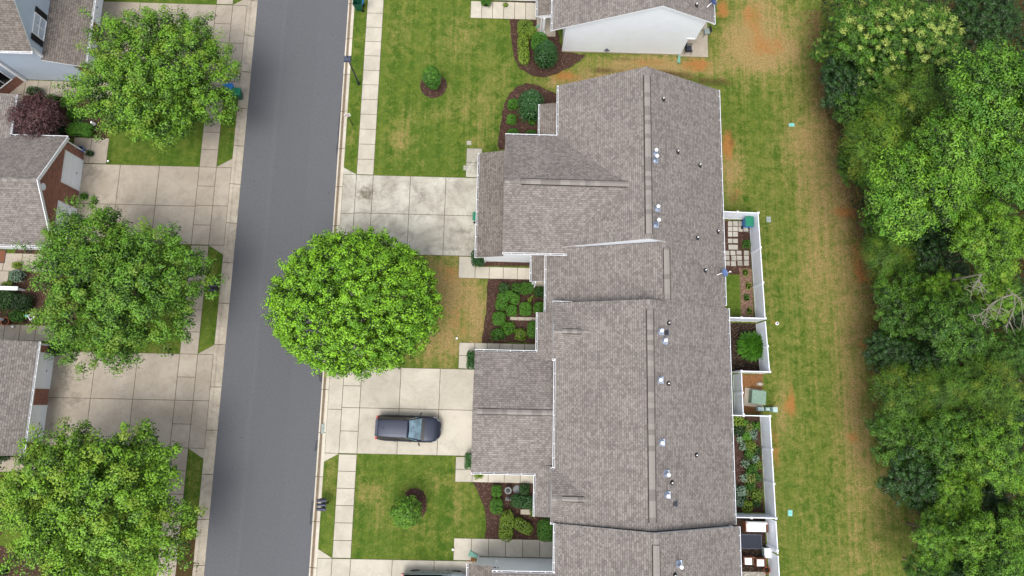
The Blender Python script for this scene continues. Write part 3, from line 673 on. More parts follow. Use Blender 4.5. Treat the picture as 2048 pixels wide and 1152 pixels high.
# ---------------- unit A: north end of the row, wide garage wing
zA = lambda x, y: (3.5+(x-3.7)*.543) if x < 9.5 else 6.65-(x-9.5)*.532
A = thing('townhouse', 'end house of the grey roofed row, wide front wing beside the stained concrete driveway', 'house', group=TOWN)
rf = MB(); yN, yS = 23.15, 11.02
roof_plane(rf, [(3.7, yS, 3.5), (9.5, yS, 6.65), (9.5, yN, 6.65), (3.7, yN, 3.5)])
roof_plane(rf, [(9.5, yS, 6.65), (15.42, yS, 3.5), (15.42, yN, 3.5), (9.5, yN, 6.65)])
ry, re, rz_ = 14.93, 3.4, 6.0                     # front wing
roof_plane(rf, [(-.1, 10.6, re), (5.2, 10.6, re), (8.9, ry, rz_), (-.1, ry, rz_)])
roof_plane(rf, [(-.1, ry, rz_), (8.9, ry, rz_), (5.2, 19.27, re), (-.1, 19.27, re)])
roof_plane(rf, [(-1.95, 10.35, 2.55), (-.02, 10.35, 3.25), (-.02, 18.15, 3.25), (-1.95, 18.15, 2.55)], 'shingle_brown')
roof_plane(rf, [(2.4, 19.4, 2.75), (3.95, 19.4, 3.15), (3.95, 22.0, 3.15), (2.4, 22.0, 2.75)], 'shingle_brown')
ridge_cap(rf, (-.05, ry, rz_), (1.0, ry, rz_)); ridge_cap(rf, (9.5, 22.6, 6.65), (9.5, yN, 6.65)); ridge_cap(rf, (9.5, yS, 6.65), (9.5, 11.3, 6.65))
rf.build('roof', A)
ridge_vent(A, (9.5, 11.35, 6.67), (9.5, 22.55, 6.67)); ridge_vent(A, (1.05, ry, 6.02), (8.35, ry, 6.02), .18)
wl = MB()
wall(wl, [(4.1, 22.95, 0), (15.1, 22.95, 0), (15.1, 22.95, 3.5), (9.5, 22.95, 6.5), (4.1, 22.95, 3.5)], (0, -1, 0), 'siding_white')
rwall(wl, (15.1, 11.02), (15.1, 22.95), 0, 3.4, (-1, 0, 0), 'siding_white'); rwall(wl, (4.1, 19), (4.1, 22.95), 0, 3.45, (1, 0, 0), 'siding_white')
wall(wl, [(4.3, 11.08, 2.5), (9.5, 11.08, 4.0), (12.5, 11.08, 4.0), (9.5, 11.08, 6.5), (4.3, 11.08, 3.65)], (0, 1, 0), 'siding_white')
rwall(wl, (-1.45, 10.62), (4.2, 10.62), 0, 3.28, (0, 1, 0), 'siding_white') if False else None
wall(wl, [(-1.45, 10.63, 0), (4.4, 10.63, 0), (4.4, 10.63, 3.28), (-.1, 10.63, 3.28), (-.1, 10.63, 3.1), (-1.45, 10.63, 2.6)], (0, 1, 0), 'siding_white')
rwall(wl, (.0, 19.1), (4.1, 19.1), 0, 3.3, (0, -1, 0), 'siding_white'); rwall(wl, (-1.45, 17.95), (0, 17.95), 0, 2.6, (0, -1, 0), 'siding_white')
rwall(wl, (-1.45, 10.63), (-1.45, 17.95), 0, 2.5, (1, 0, 0), 'siding_white')
wall(wl, [(.02, 10.63, 3.1), (.02, 19.1, 3.1), (.02, 19.1, 3.3), (.02, ry, 5.85), (.02, 10.63, 3.3)], (1, 0, 0), 'siding_white')
wl.build('wall', A)
for yc in (12.6, 16.0): garage_door(A, wallT(-1.47, yc, .02, 180), 2.6, 2.15)
gutter(A, (3.7, 19.4, 3.47), (3.7, yN, 3.47), (-1, 0)); gutter(A, (15.42, 11.02, 3.47), (15.42, yN, 3.47), (1, 0)); gutter(A, (-.1, 10.6, 3.37), (4.5, 10.6, 3.37), (0, -1)); gutter(A, (-.1, 19.27, 3.37), (3.65, 19.27, 3.37), (0, 1))
gutter(A, (-1.95, 10.35, 2.52), (-1.95, 18.15, 2.52), (-1, 0)); gutter(A, (2.4, 19.4, 2.72), (2.4, 22.0, 2.72), (-1, 0))
downspout(A, -1.38, 10.56, 0, 2.6)
for px, py in ((1326, 199), (1355, 304), (1399, 331), (1435, 463), (1394, 476)): stack(A, on(px, py, zA))
for bx, by, h in ((1309, 306, .55), (1309, 320, .75), (1313, 417, .5), (1310, 449, 1.15)): flue(A, on(bx, by, zA), h, .07)
rebase(A, (3, 17, 0))
# ---------------- unit B: recessed middle unit
zB = lambda x, y: (2.78+(x-3.0)*.412) if x < 10.8 else 6.0-(x-10.8)*.541
Bh = thing('townhouse', 'recessed narrow townhouse with lower roof between two taller neighbours', 'house', group=TOWN)
rf = MB()
roof_plane(rf, [(3.02, 6.2, 2.78), (3.9, 6.2, 3.15), (3.9, 7.05, 3.15), (3.02, 7.05, 2.78)])
roof_plane(rf, [(3.02, 7.053, 2.78), (10.8, 7.053, 6.0), (10.8, 11.015, 6.0), (3.02, 11.015, 2.78)])
roof_plane(rf, [(10.8, 6.98, 5.97), (15.42, 6.98, 3.49), (15.42, 11.015, 3.49), (10.8, 11.015, 5.97)])
roof_plane(rf, [(2.0, 8.75, 2.5), (3.1, 8.75, 2.72), (3.1, 10.62, 2.72), (2.0, 10.62, 2.5)], 'shingle_brown')
rf.build('roof', Bh); ridge_vent(Bh, (10.8, 7.15, 6.0), (10.8, 10.6, 6.0), .19)
wl = MB(); rwall(wl, (3.4, 6.3), (3.4, 10.6), 0, 2.8, (1, 0, 0), 'siding_white'); wl.build('wall', Bh); wl = MB(); rwall(wl, (15.1, 7.0), (15.1, 11.0), 0, 3.4, (-1, 0, 0), 'siding_white'); wl.build('wall', Bh)
pc = MB(); pc.box(2.1, 2.24, 8.85, 8.99, 0, 2.4, 'trim'); pc.build('porch_post', Bh); st = MB(); st.box(2.12, 3.4, 8.8, 9.3, -.02, .06, 'stone'); st.build('porch_slab', Bh)
gutter(Bh, (3.02, 6.2, 2.75), (3.02, 10.6, 2.75), (-1, 0)); gutter(Bh, (2.0, 8.75, 2.47), (2.0, 10.55, 2.47), (-1, 0)); gutter(Bh, (15.42, 7.2, 3.46), (15.42, 11.0, 3.46), (1, 0))
downspout(Bh, 2.3, 8.7, 0, 2.5)
stack(Bh, on(1410, 541, zB)); rebase(Bh, (8, 9, 0))
# ---------------- unit C: middle unit with wing towards the parked car
zC = lambda x, y: (4.1+(x-3.65)*.436) if x < 9.5 else 6.65-(x-9.5)*.516
Ch = thing('townhouse', 'large townhouse of the row whose garage wing faces the dark car', 'house', group=TOWN)
rf = MB(); yN, yS = 7.0, -7.32
roof_plane(rf, [(3.65, -3.95, 4.1), (9.5, -3.95, 6.65), (9.5, 3.75, 6.65), (3.65, 3.75, 4.1)])
for a, b in ((3.751, yN), (yS, -3.951)): roof_plane(rf, [(3.65+.0, a, 4.1), (9.5, a, 6.65), (9.5, b, 6.65), (3.65, b, 4.1)])
roof_plane(rf, [(9.5, yS, 6.65), (15.6, yS, 3.5), (15.6, yN, 3.5), (9.5, yN, 6.65)])
for yc, a, b, xe in ((4.98, yN+.02, 3.2, 6.0), (-5.75, -4.0, yS, 7.0)):      # two low cross gables
    h = .85; z0 = 4.13; rt = z0+h
    roof_plane(rf, [(3.42, a, z0), (5.0 if xe < 6.5 else 5.0, a, z0+.05), (xe, yc, rt+.08), (3.42, yc, rt)]); roof_plane(rf, [(3.42, yc, rt), (xe, yc, rt+.08), (5.0, b, z0+.05), (3.42, b, z0)])
    ridge_cap(rf, (3.42, yc, rt), (xe-.1, yc, rt+.06), .13)
# front wing and low strips
roof_plane(rf, [(-1.83, -4.43, 2.75), (3.7, -4.43, 2.75), (3.7, -.38, 3.95), (-1.83, -.38, 3.95)], 'shingle'); roof_plane(rf, [(-1.83, -.38, 3.95), (3.7, -.38, 3.95), (3.7, 3.72, 2.75), (-1.83, 3.72, 2.75)], 'shingle')
roof_plane(rf, [(2.48, 3.2, 2.76), (3.75, 3.2, 3.16), (3.75, 6.5, 3.16), (2.48, 6.5, 2.76)]); roof_plane(rf, [(2.48, -7.18, 2.76), (3.75, -7.18, 3.16), (3.75, -3.9, 3.16), (2.48, -3.9, 2.76)])
ridge_cap(rf, (-1.8, -.38, 3.95), (-1.5, -.38, 3.95)); ridge_cap(rf, (9.5, 6.3, 6.65), (9.5, 7.0, 6.65)); rf.build('roof', Ch)
ridge_vent(Ch, (9.5, -6.85, 6.67), (9.5, 6.3, 6.67)); ridge_vent(Ch, (-1.5, -.38, 3.97), (3.55, -.38, 3.97), .17); ridge_vent(Ch, (4.0, 4.98, 5.02), (5.3, 4.98, 5.05), .14); ridge_vent(Ch, (4.1, -5.75, 5.02), (5.5, -5.75, 5.05), .14)
wl = MB(); rwall(wl, (3.75, -7.3), (3.75, 6.9), 0, 4.0, (1, 0, 0), 'siding_white'); rwall(wl, (15.25, -7.3), (15.25, 7.0), 0, 3.4, (-1, 0, 0), 'siding_white')
for yw, s_ in ((3.55, -1), (-4.25, 1)): rwall(wl, (-1.6, yw), (3.75, yw), 0, 2.7, (0, s_, 0), 'siding_white')
wall(wl, [(-1.6, -4.25, 0), (-1.6, 3.55, 0), (-1.6, 3.55, 2.7), (-1.6, -.38, 3.8), (-1.6, -4.25, 2.7)], (1, 0, 0), 'siding_white')
for yw, s_ in ((6.35, -1), (-7.0, 1)): rwall(wl, (2.8, yw), (3.75, yw), 0, 2.75, (0, s_, 0), 'siding_white')
for a, b in ((3.5, 6.35), (-7.0, -4.3)): rwall(wl, (2.8, a), (2.8, b), 0, 2.7, (1, 0, 0), 'siding_white')
for a, b, yc in ((3.25, 6.95, 4.98), (-7.3, -4.0, -5.75)): wall(wl, [(3.5, a, 3.1), (3.5, b, 3.1), (3.5, b, 4.1), (3.5, yc, 4.88), (3.5, a, 4.1)], (1, 0, 0), 'siding_white')
wall(wl, [(3.7, 6.9, 2.8), (9.5, 6.9, 5.0), (15.3, 6.9, 2.9), (15.3, 6.9, 3.4), (9.5, 6.9, 6.5), (3.7, 6.9, 4.0)], (0, -1, 0), 'siding_white')
wl.build('wall', Ch)
for yc in (-2.3, 1.6): garage_door(Ch, wallT(-1.62, yc, .02, 180), 2.6, 2.15)
gutter(Ch, (3.65, -3.9, 4.07), (3.65, 3.7, 4.07), (-1, 0)); gutter(Ch, (15.6, yS, 3.47), (15.6, yN, 3.47), (1, 0)); gutter(Ch, (3.42, 7.02, 4.1), (4.75, 7.02, 4.1), (0, 1)); gutter(Ch, (3.42, -7.32, 4.1), (4.3, -7.32, 4.1), (0, -1))
gutter(Ch, (2.48, 3.85, 2.73), (2.48, 6.5, 2.73), (-1, 0)); gutter(Ch, (2.48, -7.18, 2.73), (2.48, -4.55, 2.73), (-1, 0)); gutter(Ch, (-1.83, 3.72, 2.72), (2.48, 3.72, 2.72), (0, 1)); gutter(Ch, (-1.83, -4.43, 2.72), (2.48, -4.43, 2.72), (0, -1))
gutter(Ch, (3.42, 3.2, 4.08), (3.65, 3.2, 4.08), (0, -1)); gutter(Ch, (3.42, -4.0, 4.08), (3.65, -4.0, 4.08), (0, 1))
for px, py in ((1337, 646), (1336, 767), (1392, 910), (1343, 965)): stack(Ch, on(px, py, zC))
for bx, by, h in ((1320, 663, .5), (1328, 682, .45), (1319, 760, .35), (1322, 885, .35), (1331, 947, .8), (1333, 990, .45)): flue(Ch, on(bx, by, zC), h, .075)
boxvent(Ch, on(1332, 665, zC)); boxvent(Ch, on(1350, 1008, zC)); rebase(Ch, (6, 0, 0))
# ---------------- unit D: south neighbour, taller, cut by the frame
zD = lambda x, y: (4.35+(x-3.72)*.47) if x < 9.6 else 7.1-(x-9.6)*.49
Dh = thing('townhouse', 'townhouse with long white garage side wall beside the silver green car', 'house', group=TOWN)
rf = MB(); yN, yS = -7.35, -16.8
roof_plane(rf, [(3.72, yS, 4.35), (9.6, yS, 7.1), (9.6, yN, 7.1), (3.72, yN, 4.35)]); roof_plane(rf, [(9.6, yS, 7.1), (15.62, yS, 4.15), (15.62, yN, 4.15), (9.6, yN, 7.1)])
roof_plane(rf, [(-.22, -14.2, 6.0), (3.9, -14.2, 6.0), (3.9, -10.38, 4.4), (-.22, -10.38, 4.4)]); roof_plane(rf, [(-.22, -18.0, 4.4), (3.9, -18.0, 4.4), (3.9, -14.2, 6.0), (-.22, -14.2, 6.0)])
roof_plane(rf, [(-1.83, -17.6, 2.55), (.15, -17.6, 3.25), (.15, -10.3, 3.25), (-1.83, -10.3, 2.55)], 'shingle_brown')
ridge_cap(rf, (9.6, -8.0, 7.1), (9.6, yN, 7.1)); rf.build('roof', Dh); ridge_vent(Dh, (9.6, -16.5, 7.12), (9.6, -8.05, 7.12))
wl = MB(); rwall(wl, (-.2, -10.38), (4.2, -10.38), 0, 4.28, (0, -1, 0), 'siding_white'); wall(wl, [(-1.32, -10.38, 0), (-.2, -10.38, 0), (-.2, -10.38, 3.05), (-1.32, -10.38, 2.65)], (0, -1, 0), 'siding_white'); rwall(wl, (-1.32, -17.4), (-1.32, -10.38), 0, 2.5, (1, 0, 0), 'siding_white')
rwall(wl, (15.3, yS), (15.3, yN), 0, 4.0, (-1, 0, 0), 'siding_white'); rwall(wl, (4.2, -10.4), (4.2, -7.4), 0, 4.3, (1, 0, 0), 'siding_white')
wall(wl, [(3.8, -7.42, 3), (9.6, -7.42, 5.5), (15.4, -7.42, 3.0), (15.4, -7.42, 4.1), (9.6, -7.42, 6.95), (3.8, -7.42, 4.25)], (0, -1, 0), 'siding_white')
wall(wl, [(-.1, -17.9, 2.9), (-.1, -10.4, 2.9), (-.1, -10.4, 4.3), (-.1, -14.2, 5.8), (-.1, -17.9, 4.3)], (1, 0, 0), 'siding_white'); rwall(wl, (-1.32, -17.9), (4.2, -17.9), 0, 4.2, (0, 1, 0), 'siding_white'); wall(wl, [(4.2, -16.6, 0), (15.3, -16.6, 0), (15.3, -16.6, 4.1), (9.6, -16.6, 6.9), (4.2, -16.6, 4.4)], (0, 1, 0), 'siding_white'); rwall(wl, (4.2, -17.9), (4.2, -16.6), 0, 4.2, (-1, 0, 0), 'siding_white'); wl.build('wall', Dh)
for yc in (-12.6, -15.6): garage_door(Dh, wallT(-1.34, yc, .02, 180), 2.4, 2.15)
gutter(Dh, (3.72, -10.35, 4.32), (3.72, -7.35, 4.32), (-1, 0)); gutter(Dh, (15.62, yS, 4.12), (15.62, yN, 4.12), (1, 0)); gutter(Dh, (-.25, -10.38, 4.37), (3.75, -10.38, 4.37), (0, 1)); gutter(Dh, (-1.83, -17.6, 2.52), (-1.83, -10.3, 2.52), (-1, 0))
downspout(Dh, -1.22, -10.31, 0, 2.6); downspout(Dh, .05, -10.31, 3.2, 4.35)
flue(Dh, on(1356, 1128, zD), .8, .085); stack(Dh, on(1349, 1150, zD)); rebase(Dh, (6, -12, 0))
# ---------------- the white sided house across the grass gap
Eh = thing('white_house', 'house with tall white vinyl siding gable and small back patio', 'house')
rf = MB()
roof_plane(rf, [(3.2, 27.55, 3.45), (10.6, 27.55, 6.95), (10.6, 42, 6.95), (3.2, 42, 3.45)]); roof_plane(rf, [(10.6, 27.55, 6.95), (14.75, 27.55, 5.0), (14.75, 42, 5.0), (10.6, 42, 6.95)])
roof_plane(rf, [(2.1, 29.2, 2.55), (3.5, 29.2, 2.9), (3.5, 33.4, 2.9), (2.1, 33.4, 2.55)], 'shingle_brown')
roof_plane(rf, [(-1.7, 31.95, 3.0), (3.4, 31.95, 3.0), (3.4, 36.0, 5.2), (-1.7, 36.0, 5.2)])
rf.build('roof', Eh)
wl = MB(); wall(wl, [(4.25, 27.78, .12), (13.55, 27.78, .12), (13.55, 27.78, 2.45), (14.1, 27.78, 2.45), (14.3, 27.78, 5.05), (10.6, 27.78, 6.8), (4.25, 27.78, 3.8)], (0, 1, 0), 'siding_white')
rwall(wl, (13.55, 27.8), (13.55, 42), .12, 4.5, (-1, 0, 0), 'siding_white'); rwall(wl, (4.25, 27.8), (4.25, 42), .12, 3.4, (1, 0, 0), 'siding_white'); rwall(wl, (-1.35, 32.0), (3.3, 32.0), .1, 2.9, (0, 1, 0), 'siding_white'); rwall(wl, (-1.35, 32.0), (-1.35, 38), .1, 2.9, (1, 0, 0), 'siding_white'); wl.build('wall', Eh)
fd = MB(); fd.box(4.2, 13.6, 27.74, 27.95, -.02, .13, 'concrete_warm'); fd.build('foundation', Eh)
tr = MB(); tr.box(13.47, 13.60, 27.72, 27.86, .12, 2.45, 'trim'); tr.box(13.5, 14.16, 27.72, 27.86, 2.40, 2.50, 'trim'); tr.box(14.05, 14.16, 27.72, 27.86, 2.5, 4.95, 'trim'); tr.build('corner_trim', Eh); tr = MB(); tr.box(4.18, 4.33, 27.72, 27.86, .12, 3.6, 'trim'); tr.build('corner_trim', Eh)
po = MB(); po.box(2.55, 2.75, 29.15, 29.35, 0, 2.28, 'trim', tp=.01); po.box(2.45, 2.85, 29.05, 29.45, 0, .12, 'trim'); po.build('porch_post', Eh)
rf2 = MB(); rf2.box(2.2, 3.5, 29.22, 29.36, 2.28, 2.44, 'trim'); rf2.build('porch_beam', Eh)
gutter(Eh, (3.2, 27.5, 3.42), (3.2, 42, 3.42), (-1, 0)); gutter(Eh, (14.75, 27.5, 4.97), (14.75, 42, 4.97), (1, 0)); gutter(Eh, (2.1, 29.2, 2.52), (2.1, 33.4, 2.52), (-1, 0)); downspout(Eh, 2.44, 29.25, 0, 2.4)
zE = lambda x, y: 6.95-(x-10.6)*.47
stack(Eh, on(1392, 11, zE)); 
wl_ = MB(); c = at(1217, 100, .3); wl_.box(7.6, 7.75, 27.62, 27.78, .45, .60, 'black'); wl_.box(7.55, 7.8, 27.55, 27.66, .62, .68, 'lamp_grey'); wl_.tube((7.6, 27.6, .62), (7.5, 27.56, .72), .035, .05, 'lamp_grey'); wl_.tube((7.75, 27.6, .62), (7.86, 27.56, .72), .035, .05, 'lamp_grey'); wl_.build('wall_light', Eh); rebase(Eh, (8, 34, 0))
# ---------------- blue grey house across the street
M['curtain_glass'] = simple('curtained_glass', (186, 198, 212), .08, .8, 0, .25, 3)
H1 = thing('blue_house', 'blue grey sided house with shuttered upper window and brown roof', 'house')
rf = MB()
roof_plane(rf, [(-45, 23.75, 5.1), (-33.4, 23.75, 5.1), (-33.4, 27.4, 8.6), (-45, 27.4, 8.6)], 'shingle_brown')        # main roof
roof_plane(rf, [(-45, 27.4, 8.6), (-33.4, 27.4, 8.6), (-33.4, 31.0, 5.1), (-45, 31.0, 5.1)], 'shingle_brown')
roof_plane(rf, [(-45, 31.0, 5.3), (-32.9, 31.0, 5.3), (-32.9, 36, 7.4), (-45, 36, 7.4)], 'shingle_brown')
roof_plane(rf, [(-33.62, 23.8, 3.85), (-31.0, 23.8, 3.0), (-31.0, 36, 3.0), (-33.62, 36, 3.85)], 'shingle_brown')
rf.build('roof', H1)
wl = MB(); rwall(wl, (-45, 24.1), (-37.3, 24.1), 0, 4.95, (0, 1, 0), 'siding_blue'); wall(wl, [(-37.3, 24.1, 0), (-32.2, 24.1, 0), (-32.2, 24.1, 3.2), (-33.6, 24.1, 3.7), (-33.6, 24.1, 4.95), (-37.3, 24.1, 4.95)], (0, 1, 0), 'siding_blue')
wall(wl, [(-33.6, 24.1, 3.5), (-33.6, 30.7, 3.5), (-33.6, 30.7, 5.2), (-33.6, 27.4, 8.4), (-33.6, 24.1, 5.2)], (-1, 0, 0), 'siding_blue')
wl.build('wall', H1); wl = MB(); rwall(wl, (-33.1, 28.9), (-33.1, 36), 3.5, 5.2, (-1, 0, 0), 'siding_blue'); rwall(wl, (-33.6, 28.9), (-33.1, 28.9), 3.5, 5.2, (0, 1, 0), 'siding_blue')
wl.build('wall', H1)
bw = MB(); rwall(bw, (-32.25, 24.1), (-32.25, 36), 0, 2.95, (-1, 0, 0), 'brick'); wall(bw, [(-37.35, 24.0, 0), (-38.75, 22.55, 0), (-38.75, 22.55, .9), (-37.35, 24.0, .9)], (-.7, .7, 0), 'brick')
wall(bw, [(-38.75, 22.55, 0), (-42, 22.55, 0), (-42, 22.55, 2.6), (-38.75, 22.55, 2.6)], (0, 1, 0), 'brick'); wall(bw, [(-37.35, 24.0, .9), (-38.75, 22.55, .9), (-38.75, 22.55, 2.9), (-37.35, 24.0, 2.9)], (-.7, .7, 0), 'siding_blue'); bw.build('brick_wall', H1)
for q_ in ((-33.66, -33.50, 24.0, 24.16, 3.7, 5.0), (-33.20, -33.02, 28.80, 28.97, 3.5, 5.25), (-37.42, -37.20, 23.9, 24.08, 0, 4.9), (-33.48, -33.38, 23.70, 23.82, 4.95, 5.12)): tr = MB(); tr.box(*q_, 'trim'); tr.build('corner_trim', H1)
window(H1, wallT(-33.58, 25.95, 4.0, 0), 1.45, 1.15, 2, 2, True, 'curtain_glass')
window(H1, wallT(-38.12, 23.22, 1.0, -45), 1.15, 1.25, 2, 1)
for yc in (29.95, 26.1): garage_door(H1, wallT(-32.23, yc, .02, 0), 2.35, 2.15)
gutter(H1, (-45, 23.75, 5.07), (-33.4, 23.75, 5.07), (0, -1)); gutter(H1, (-31.0, 23.8, 2.97), (-31.0, 36, 2.97), (1, 0)); rebase(H1, (-36, 28, 0))
# ---------------- brick gable house
H2 = thing('brick_house', 'brick gable front house with two white garage doors and round vent', 'house')
rf = MB()
roof_plane(rf, [(-50, 10.4, 2.6), (-31.8, 10.4, 2.6), (-31.8, 14.45, 5.05), (-50, 14.45, 5.05)]); roof_plane(rf, [(-50, 14.45, 5.05), (-31.8, 14.45, 5.05), (-31.8, 18.5, 2.6), (-50, 18.5, 2.6)])
roof_plane(rf, [(-45, 14.2, 4.2), (-35.85, 14.2, 2.75), (-35.85, 21.6, 2.75), (-45, 21.6, 4.2)])
ridge_cap(rf, (-50, 14.45, 5.05), (-31.85, 14.45, 5.05)); rf.build('roof', H2)
rk = MB()
for ya, yb in ((18.5, 14.45), (10.4, 14.45)):
    P = [(-31.78, ya, 2.61), (-31.78, yb, 5.06), (-31.78, yb, 4.78), (-31.78, ya, 2.33)]; wall(rk, P, (-1, 0, 0), 'trim', .05)
rk.build('rake_board', H2)
wl = MB(); wall(wl, [(-32.1, 10.65, 0), (-32.1, 18.25, 0), (-32.1, 18.25, 2.55), (-32.1, 14.45, 4.85), (-32.1, 10.65, 2.55)], (-1, 0, 0), 'brick'); wl.build('brick_wall', H2)
wl = MB(); rwall(wl, (-45, 18.25), (-32.25, 18.25), 0, 2.6, (0, -1, 0), 'siding_white'); rwall(wl, (-45, 10.65), (-32.25, 10.65), 0, 2.6, (0, 1, 0), 'siding_white'); rwall(wl, (-36.1, 18.3), (-36.1, 21.4), 0, 2.6, (-1, 0, 0), 'siding_white'); wl.build('wall', H2)
v_ = MB(); T = wallT(-32.1, 14.3, 3.95, 0)
P = [tuple(T @ Vector((math.cos(a)*.26, .04, math.sin(a)*.26))) for a in [2*math.pi*k/20 for k in range(20)]]; Q = [tuple(T @ Vector((math.cos(a)*.26, -.02, math.sin(a)*.26))) for a in [2*math.pi*k/20 for k in range(20)]]
v_.mesh(P+Q, [tuple(range(20))]+[(i, 20+i, 20+(i+1) % 20, (i+1) % 20) for i in range(20)], 'trim')
for k in range(5): v_.box(-.2+abs(k-2)*.03, .2-abs(k-2)*.03, .04, .055, -.2+k*.085, -.16+k*.085, 'garage_door', T)
v_.build('gable_vent', H2)
for yc in (16.45, 12.65): garage_door(H2, wallT(-32.08, yc, .02, 0), 2.25, 2.1)
gutter(H2, (-50, 18.5, 2.57), (-31.8, 18.5, 2.57), (0, 1)); gutter(H2, (-50, 10.4, 2.57), (-31.8, 10.4, 2.57), (0, -1)); gutter(H2, (-35.85, 18.6, 2.72), (-35.85, 21.6, 2.72), (1, 0)); downspout(H2, -32.02, 18.32, 0, 2.4); rebase(H2, (-36, 14, 0))
# ---------------- brick garage house below it
H3 = thing('brick_house', 'brick garage front house with long eave over two white doors', 'house')
rf = MB(); roof_plane(rf, [(-39.5, -3.95, 6.3), (-31.7, -3.95, 2.75), (-31.7, 3.65, 2.75), (-39.5, 3.65, 6.3)]); roof_plane(rf, [(-46, -3.95, 3.3), (-39.5, -3.95, 6.3), (-39.5, 3.65, 6.3), (-46, 3.65, 3.3)]); ridge_cap(rf, (-39.5, -3.95, 6.3), (-39.5, 3.65, 6.3)); rf.build('roof', H3)
wl = MB(); rwall(wl, (-32.3, -3.85), (-32.3, 3.55), 0, 2.75, (-1, 0, 0), 'brick'); wall(wl, [(-32.45, -3.85, 0), (-45, -3.85, 0), (-45, -3.85, 3.4), (-39.5, -3.85, 6.1), (-32.45, -3.85, 2.8)], (0, 1, 0), 'brick'); wl.build('brick_wall', H3)
wl = MB(); wall(wl, [(-32.45, 3.55, 0), (-45, 3.55, 0), (-45, 3.55, 3.4), (-39.5, 3.55, 6.1), (-32.45, 3.55, 2.8)], (0, -1, 0), 'siding_white'); wl.build('wall', H3)
for yc in (1.75, -1.9): garage_door(H3, wallT(-32.28, yc, .02, 0), 2.35, 2.12)
for q_ in ((3.5, 3.62), (-3.92, -3.80)): tr = MB(); tr.box(-32.4, -32.24, *q_, 0, 2.7, 'trim'); tr.build('corner_trim', H3)
gutter(H3, (-31.7, -3.95, 2.72), (-31.7, 3.65, 2.72), (1, 0)); downspout(H3, -31.95, -4.0, 0, 2.6); rebase(H3, (-36, 0, 0))
# ---------------- neighbour's garage just off the top edge is out of view

# ================================================================== FENCES
def fence(label, segs, posts, gate=None, h=1.83):
    t = thing('vinyl_fence', label, 'fence', group='white vinyl yard fences')
    c = Vector((sum(s[0][0] for s in segs)/len(segs), sum(s[0][1] for s in segs)/len(segs), 0))
    for a, b in segs:
        a = Vector((*a, 0)); b = Vector((*b, 0)); d = b-a; ln = d.length; d.normalize(); s_ = Vector((-d.y, d.x, 0))
        T = Matrix(((d.x, s_.x, 0, a.x), (d.y, s_.y, 0, a.y), (0, 0, 1, 0), (0, 0, 0, 1)))
        n = max(1, round(ln/2.3)); w_ = ln/n
        for k in range(n):
            f = MB(); x0 = k*w_+.06; x1 = (k+1)*w_-.06
            q = x0
            while q < x1-.01:
                e = min(x1, q+.17); f.box(q+.003, e-.003, -.018, .018, .08, h-.10, 'vinyl', T); q = e
            f.box(x0, x1, -.03, .03, h-.12, h-.02, 'vinyl', T); f.box(x0, x1, -.03, .03, .03, .12, 'vinyl', T); f.build('panel', t)
    for x, y in posts:
        p = MB(); p.box(x-.064, x+.064, y-.064, y+.064, 0, h+.04, 'vinyl'); p.box(x-.082, x+.082, y-.082, y+.082, h+.04, h+.10, 'vinyl', tp=.03); p.build('post', t)
    rebase(t, c); return t
def line(a, b, n): return [(a[0]+(b[0]-a[0])*k/n, a[1]+(b[1]-a[1])*k/n) for k in range(n+1)]
fence('white fence round the paved yard with the green lidded bin', [((15.5, 14.45), (18.62, 14.4)), ((18.62, 14.4), (18.82, 6.6)), ((15.7, 6.6), (18.82, 6.6))], line((18.62, 14.4), (18.82, 6.6), 3)+[(17.1, 14.43), (17.1, 6.6)])
fence('white fence round the dark mulch yard holding one spiky green shrub', [((18.82, 6.45), (18.98, 2.8)), ((16.95, 2.8), (18.98, 2.8)), ((16.98, 2.7), (17.0, -.2))], [(18.98, 2.8), (18.9, 4.6), (16.97, 2.8), (17.0, -.2), (16.98, 1.3)])
fence('white fence round the narrow yard full of flowers', [((15.6, -.28), (18.86, -.28)), ((18.86, -.28), (18.98, -7.12)), ((15.7, -7.12), (18.98, -7.12))], line((18.86, -.28), (18.98, -7.12), 3)+[(17.0, -.28), (17.3, -7.12)])
fence('white fence beside the patio chairs and white bench', [((18.98, -7.25), (19.12, -14.0))], line((18.98, -9.2), (19.12, -14.0), 2))

# ================================================================== VEGETATION
def np_mesh(name, V, quads, mats, mi, tint, smooth=False):
    me = bpy.data.meshes.new(name); me.vertices.add(len(V)); me.vertices.foreach_set('co', V.astype(np.float32).ravel())
    me.loops.add(quads.size); me.loops.foreach_set('vertex_index', quads.astype(np.int32).ravel()); me.polygons.add(len(quads))
    me.polygons.foreach_set('loop_start', np.arange(0, quads.size, 4, dtype=np.int32)); me.polygons.foreach_set('loop_total', np.full(len(quads), 4, np.int32))
    for m in mats: me.materials.append(M[m])
    me.polygons.foreach_set('material_index', mi.astype(np.int32)); me.update()
    ca = me.color_attributes.new('tint', 'FLOAT_COLOR', 'POINT'); C4 = np.ones((len(V), 4), np.float32); C4[:, 0:2] = tint; C4[:, 2] = 0; ca.data.foreach_set('color', C4.ravel())
    return me
def leaf_quads(P, N, size, rng, aspect=.62, fold=.0, along=None):
    """one bent leaf (4 corners) per point, facing N; along = preferred long direction"""
    n = len(P); A = rng.normal(size=(n, 3)) if along is None else along+rng.normal(size=(n, 3))*.35
    A -= N*np.sum(A*N, 1, keepdims=True); A /= np.linalg.norm(A, axis=1, keepdims=True)+1e-9; Bv = np.cross(N, A)
    s_ = (size*rng.uniform(.65, 1.25, n))[:, None]
    V = np.stack([P-A*s_*.5, P+Bv*s_*.5*aspect+N*s_*.12, P+A*s_*.5, P-Bv*s_*.5*aspect+N*s_*.12], 1).reshape(-1, 3)
    Q = np.arange(n*4).reshape(n, 4); return V, Q
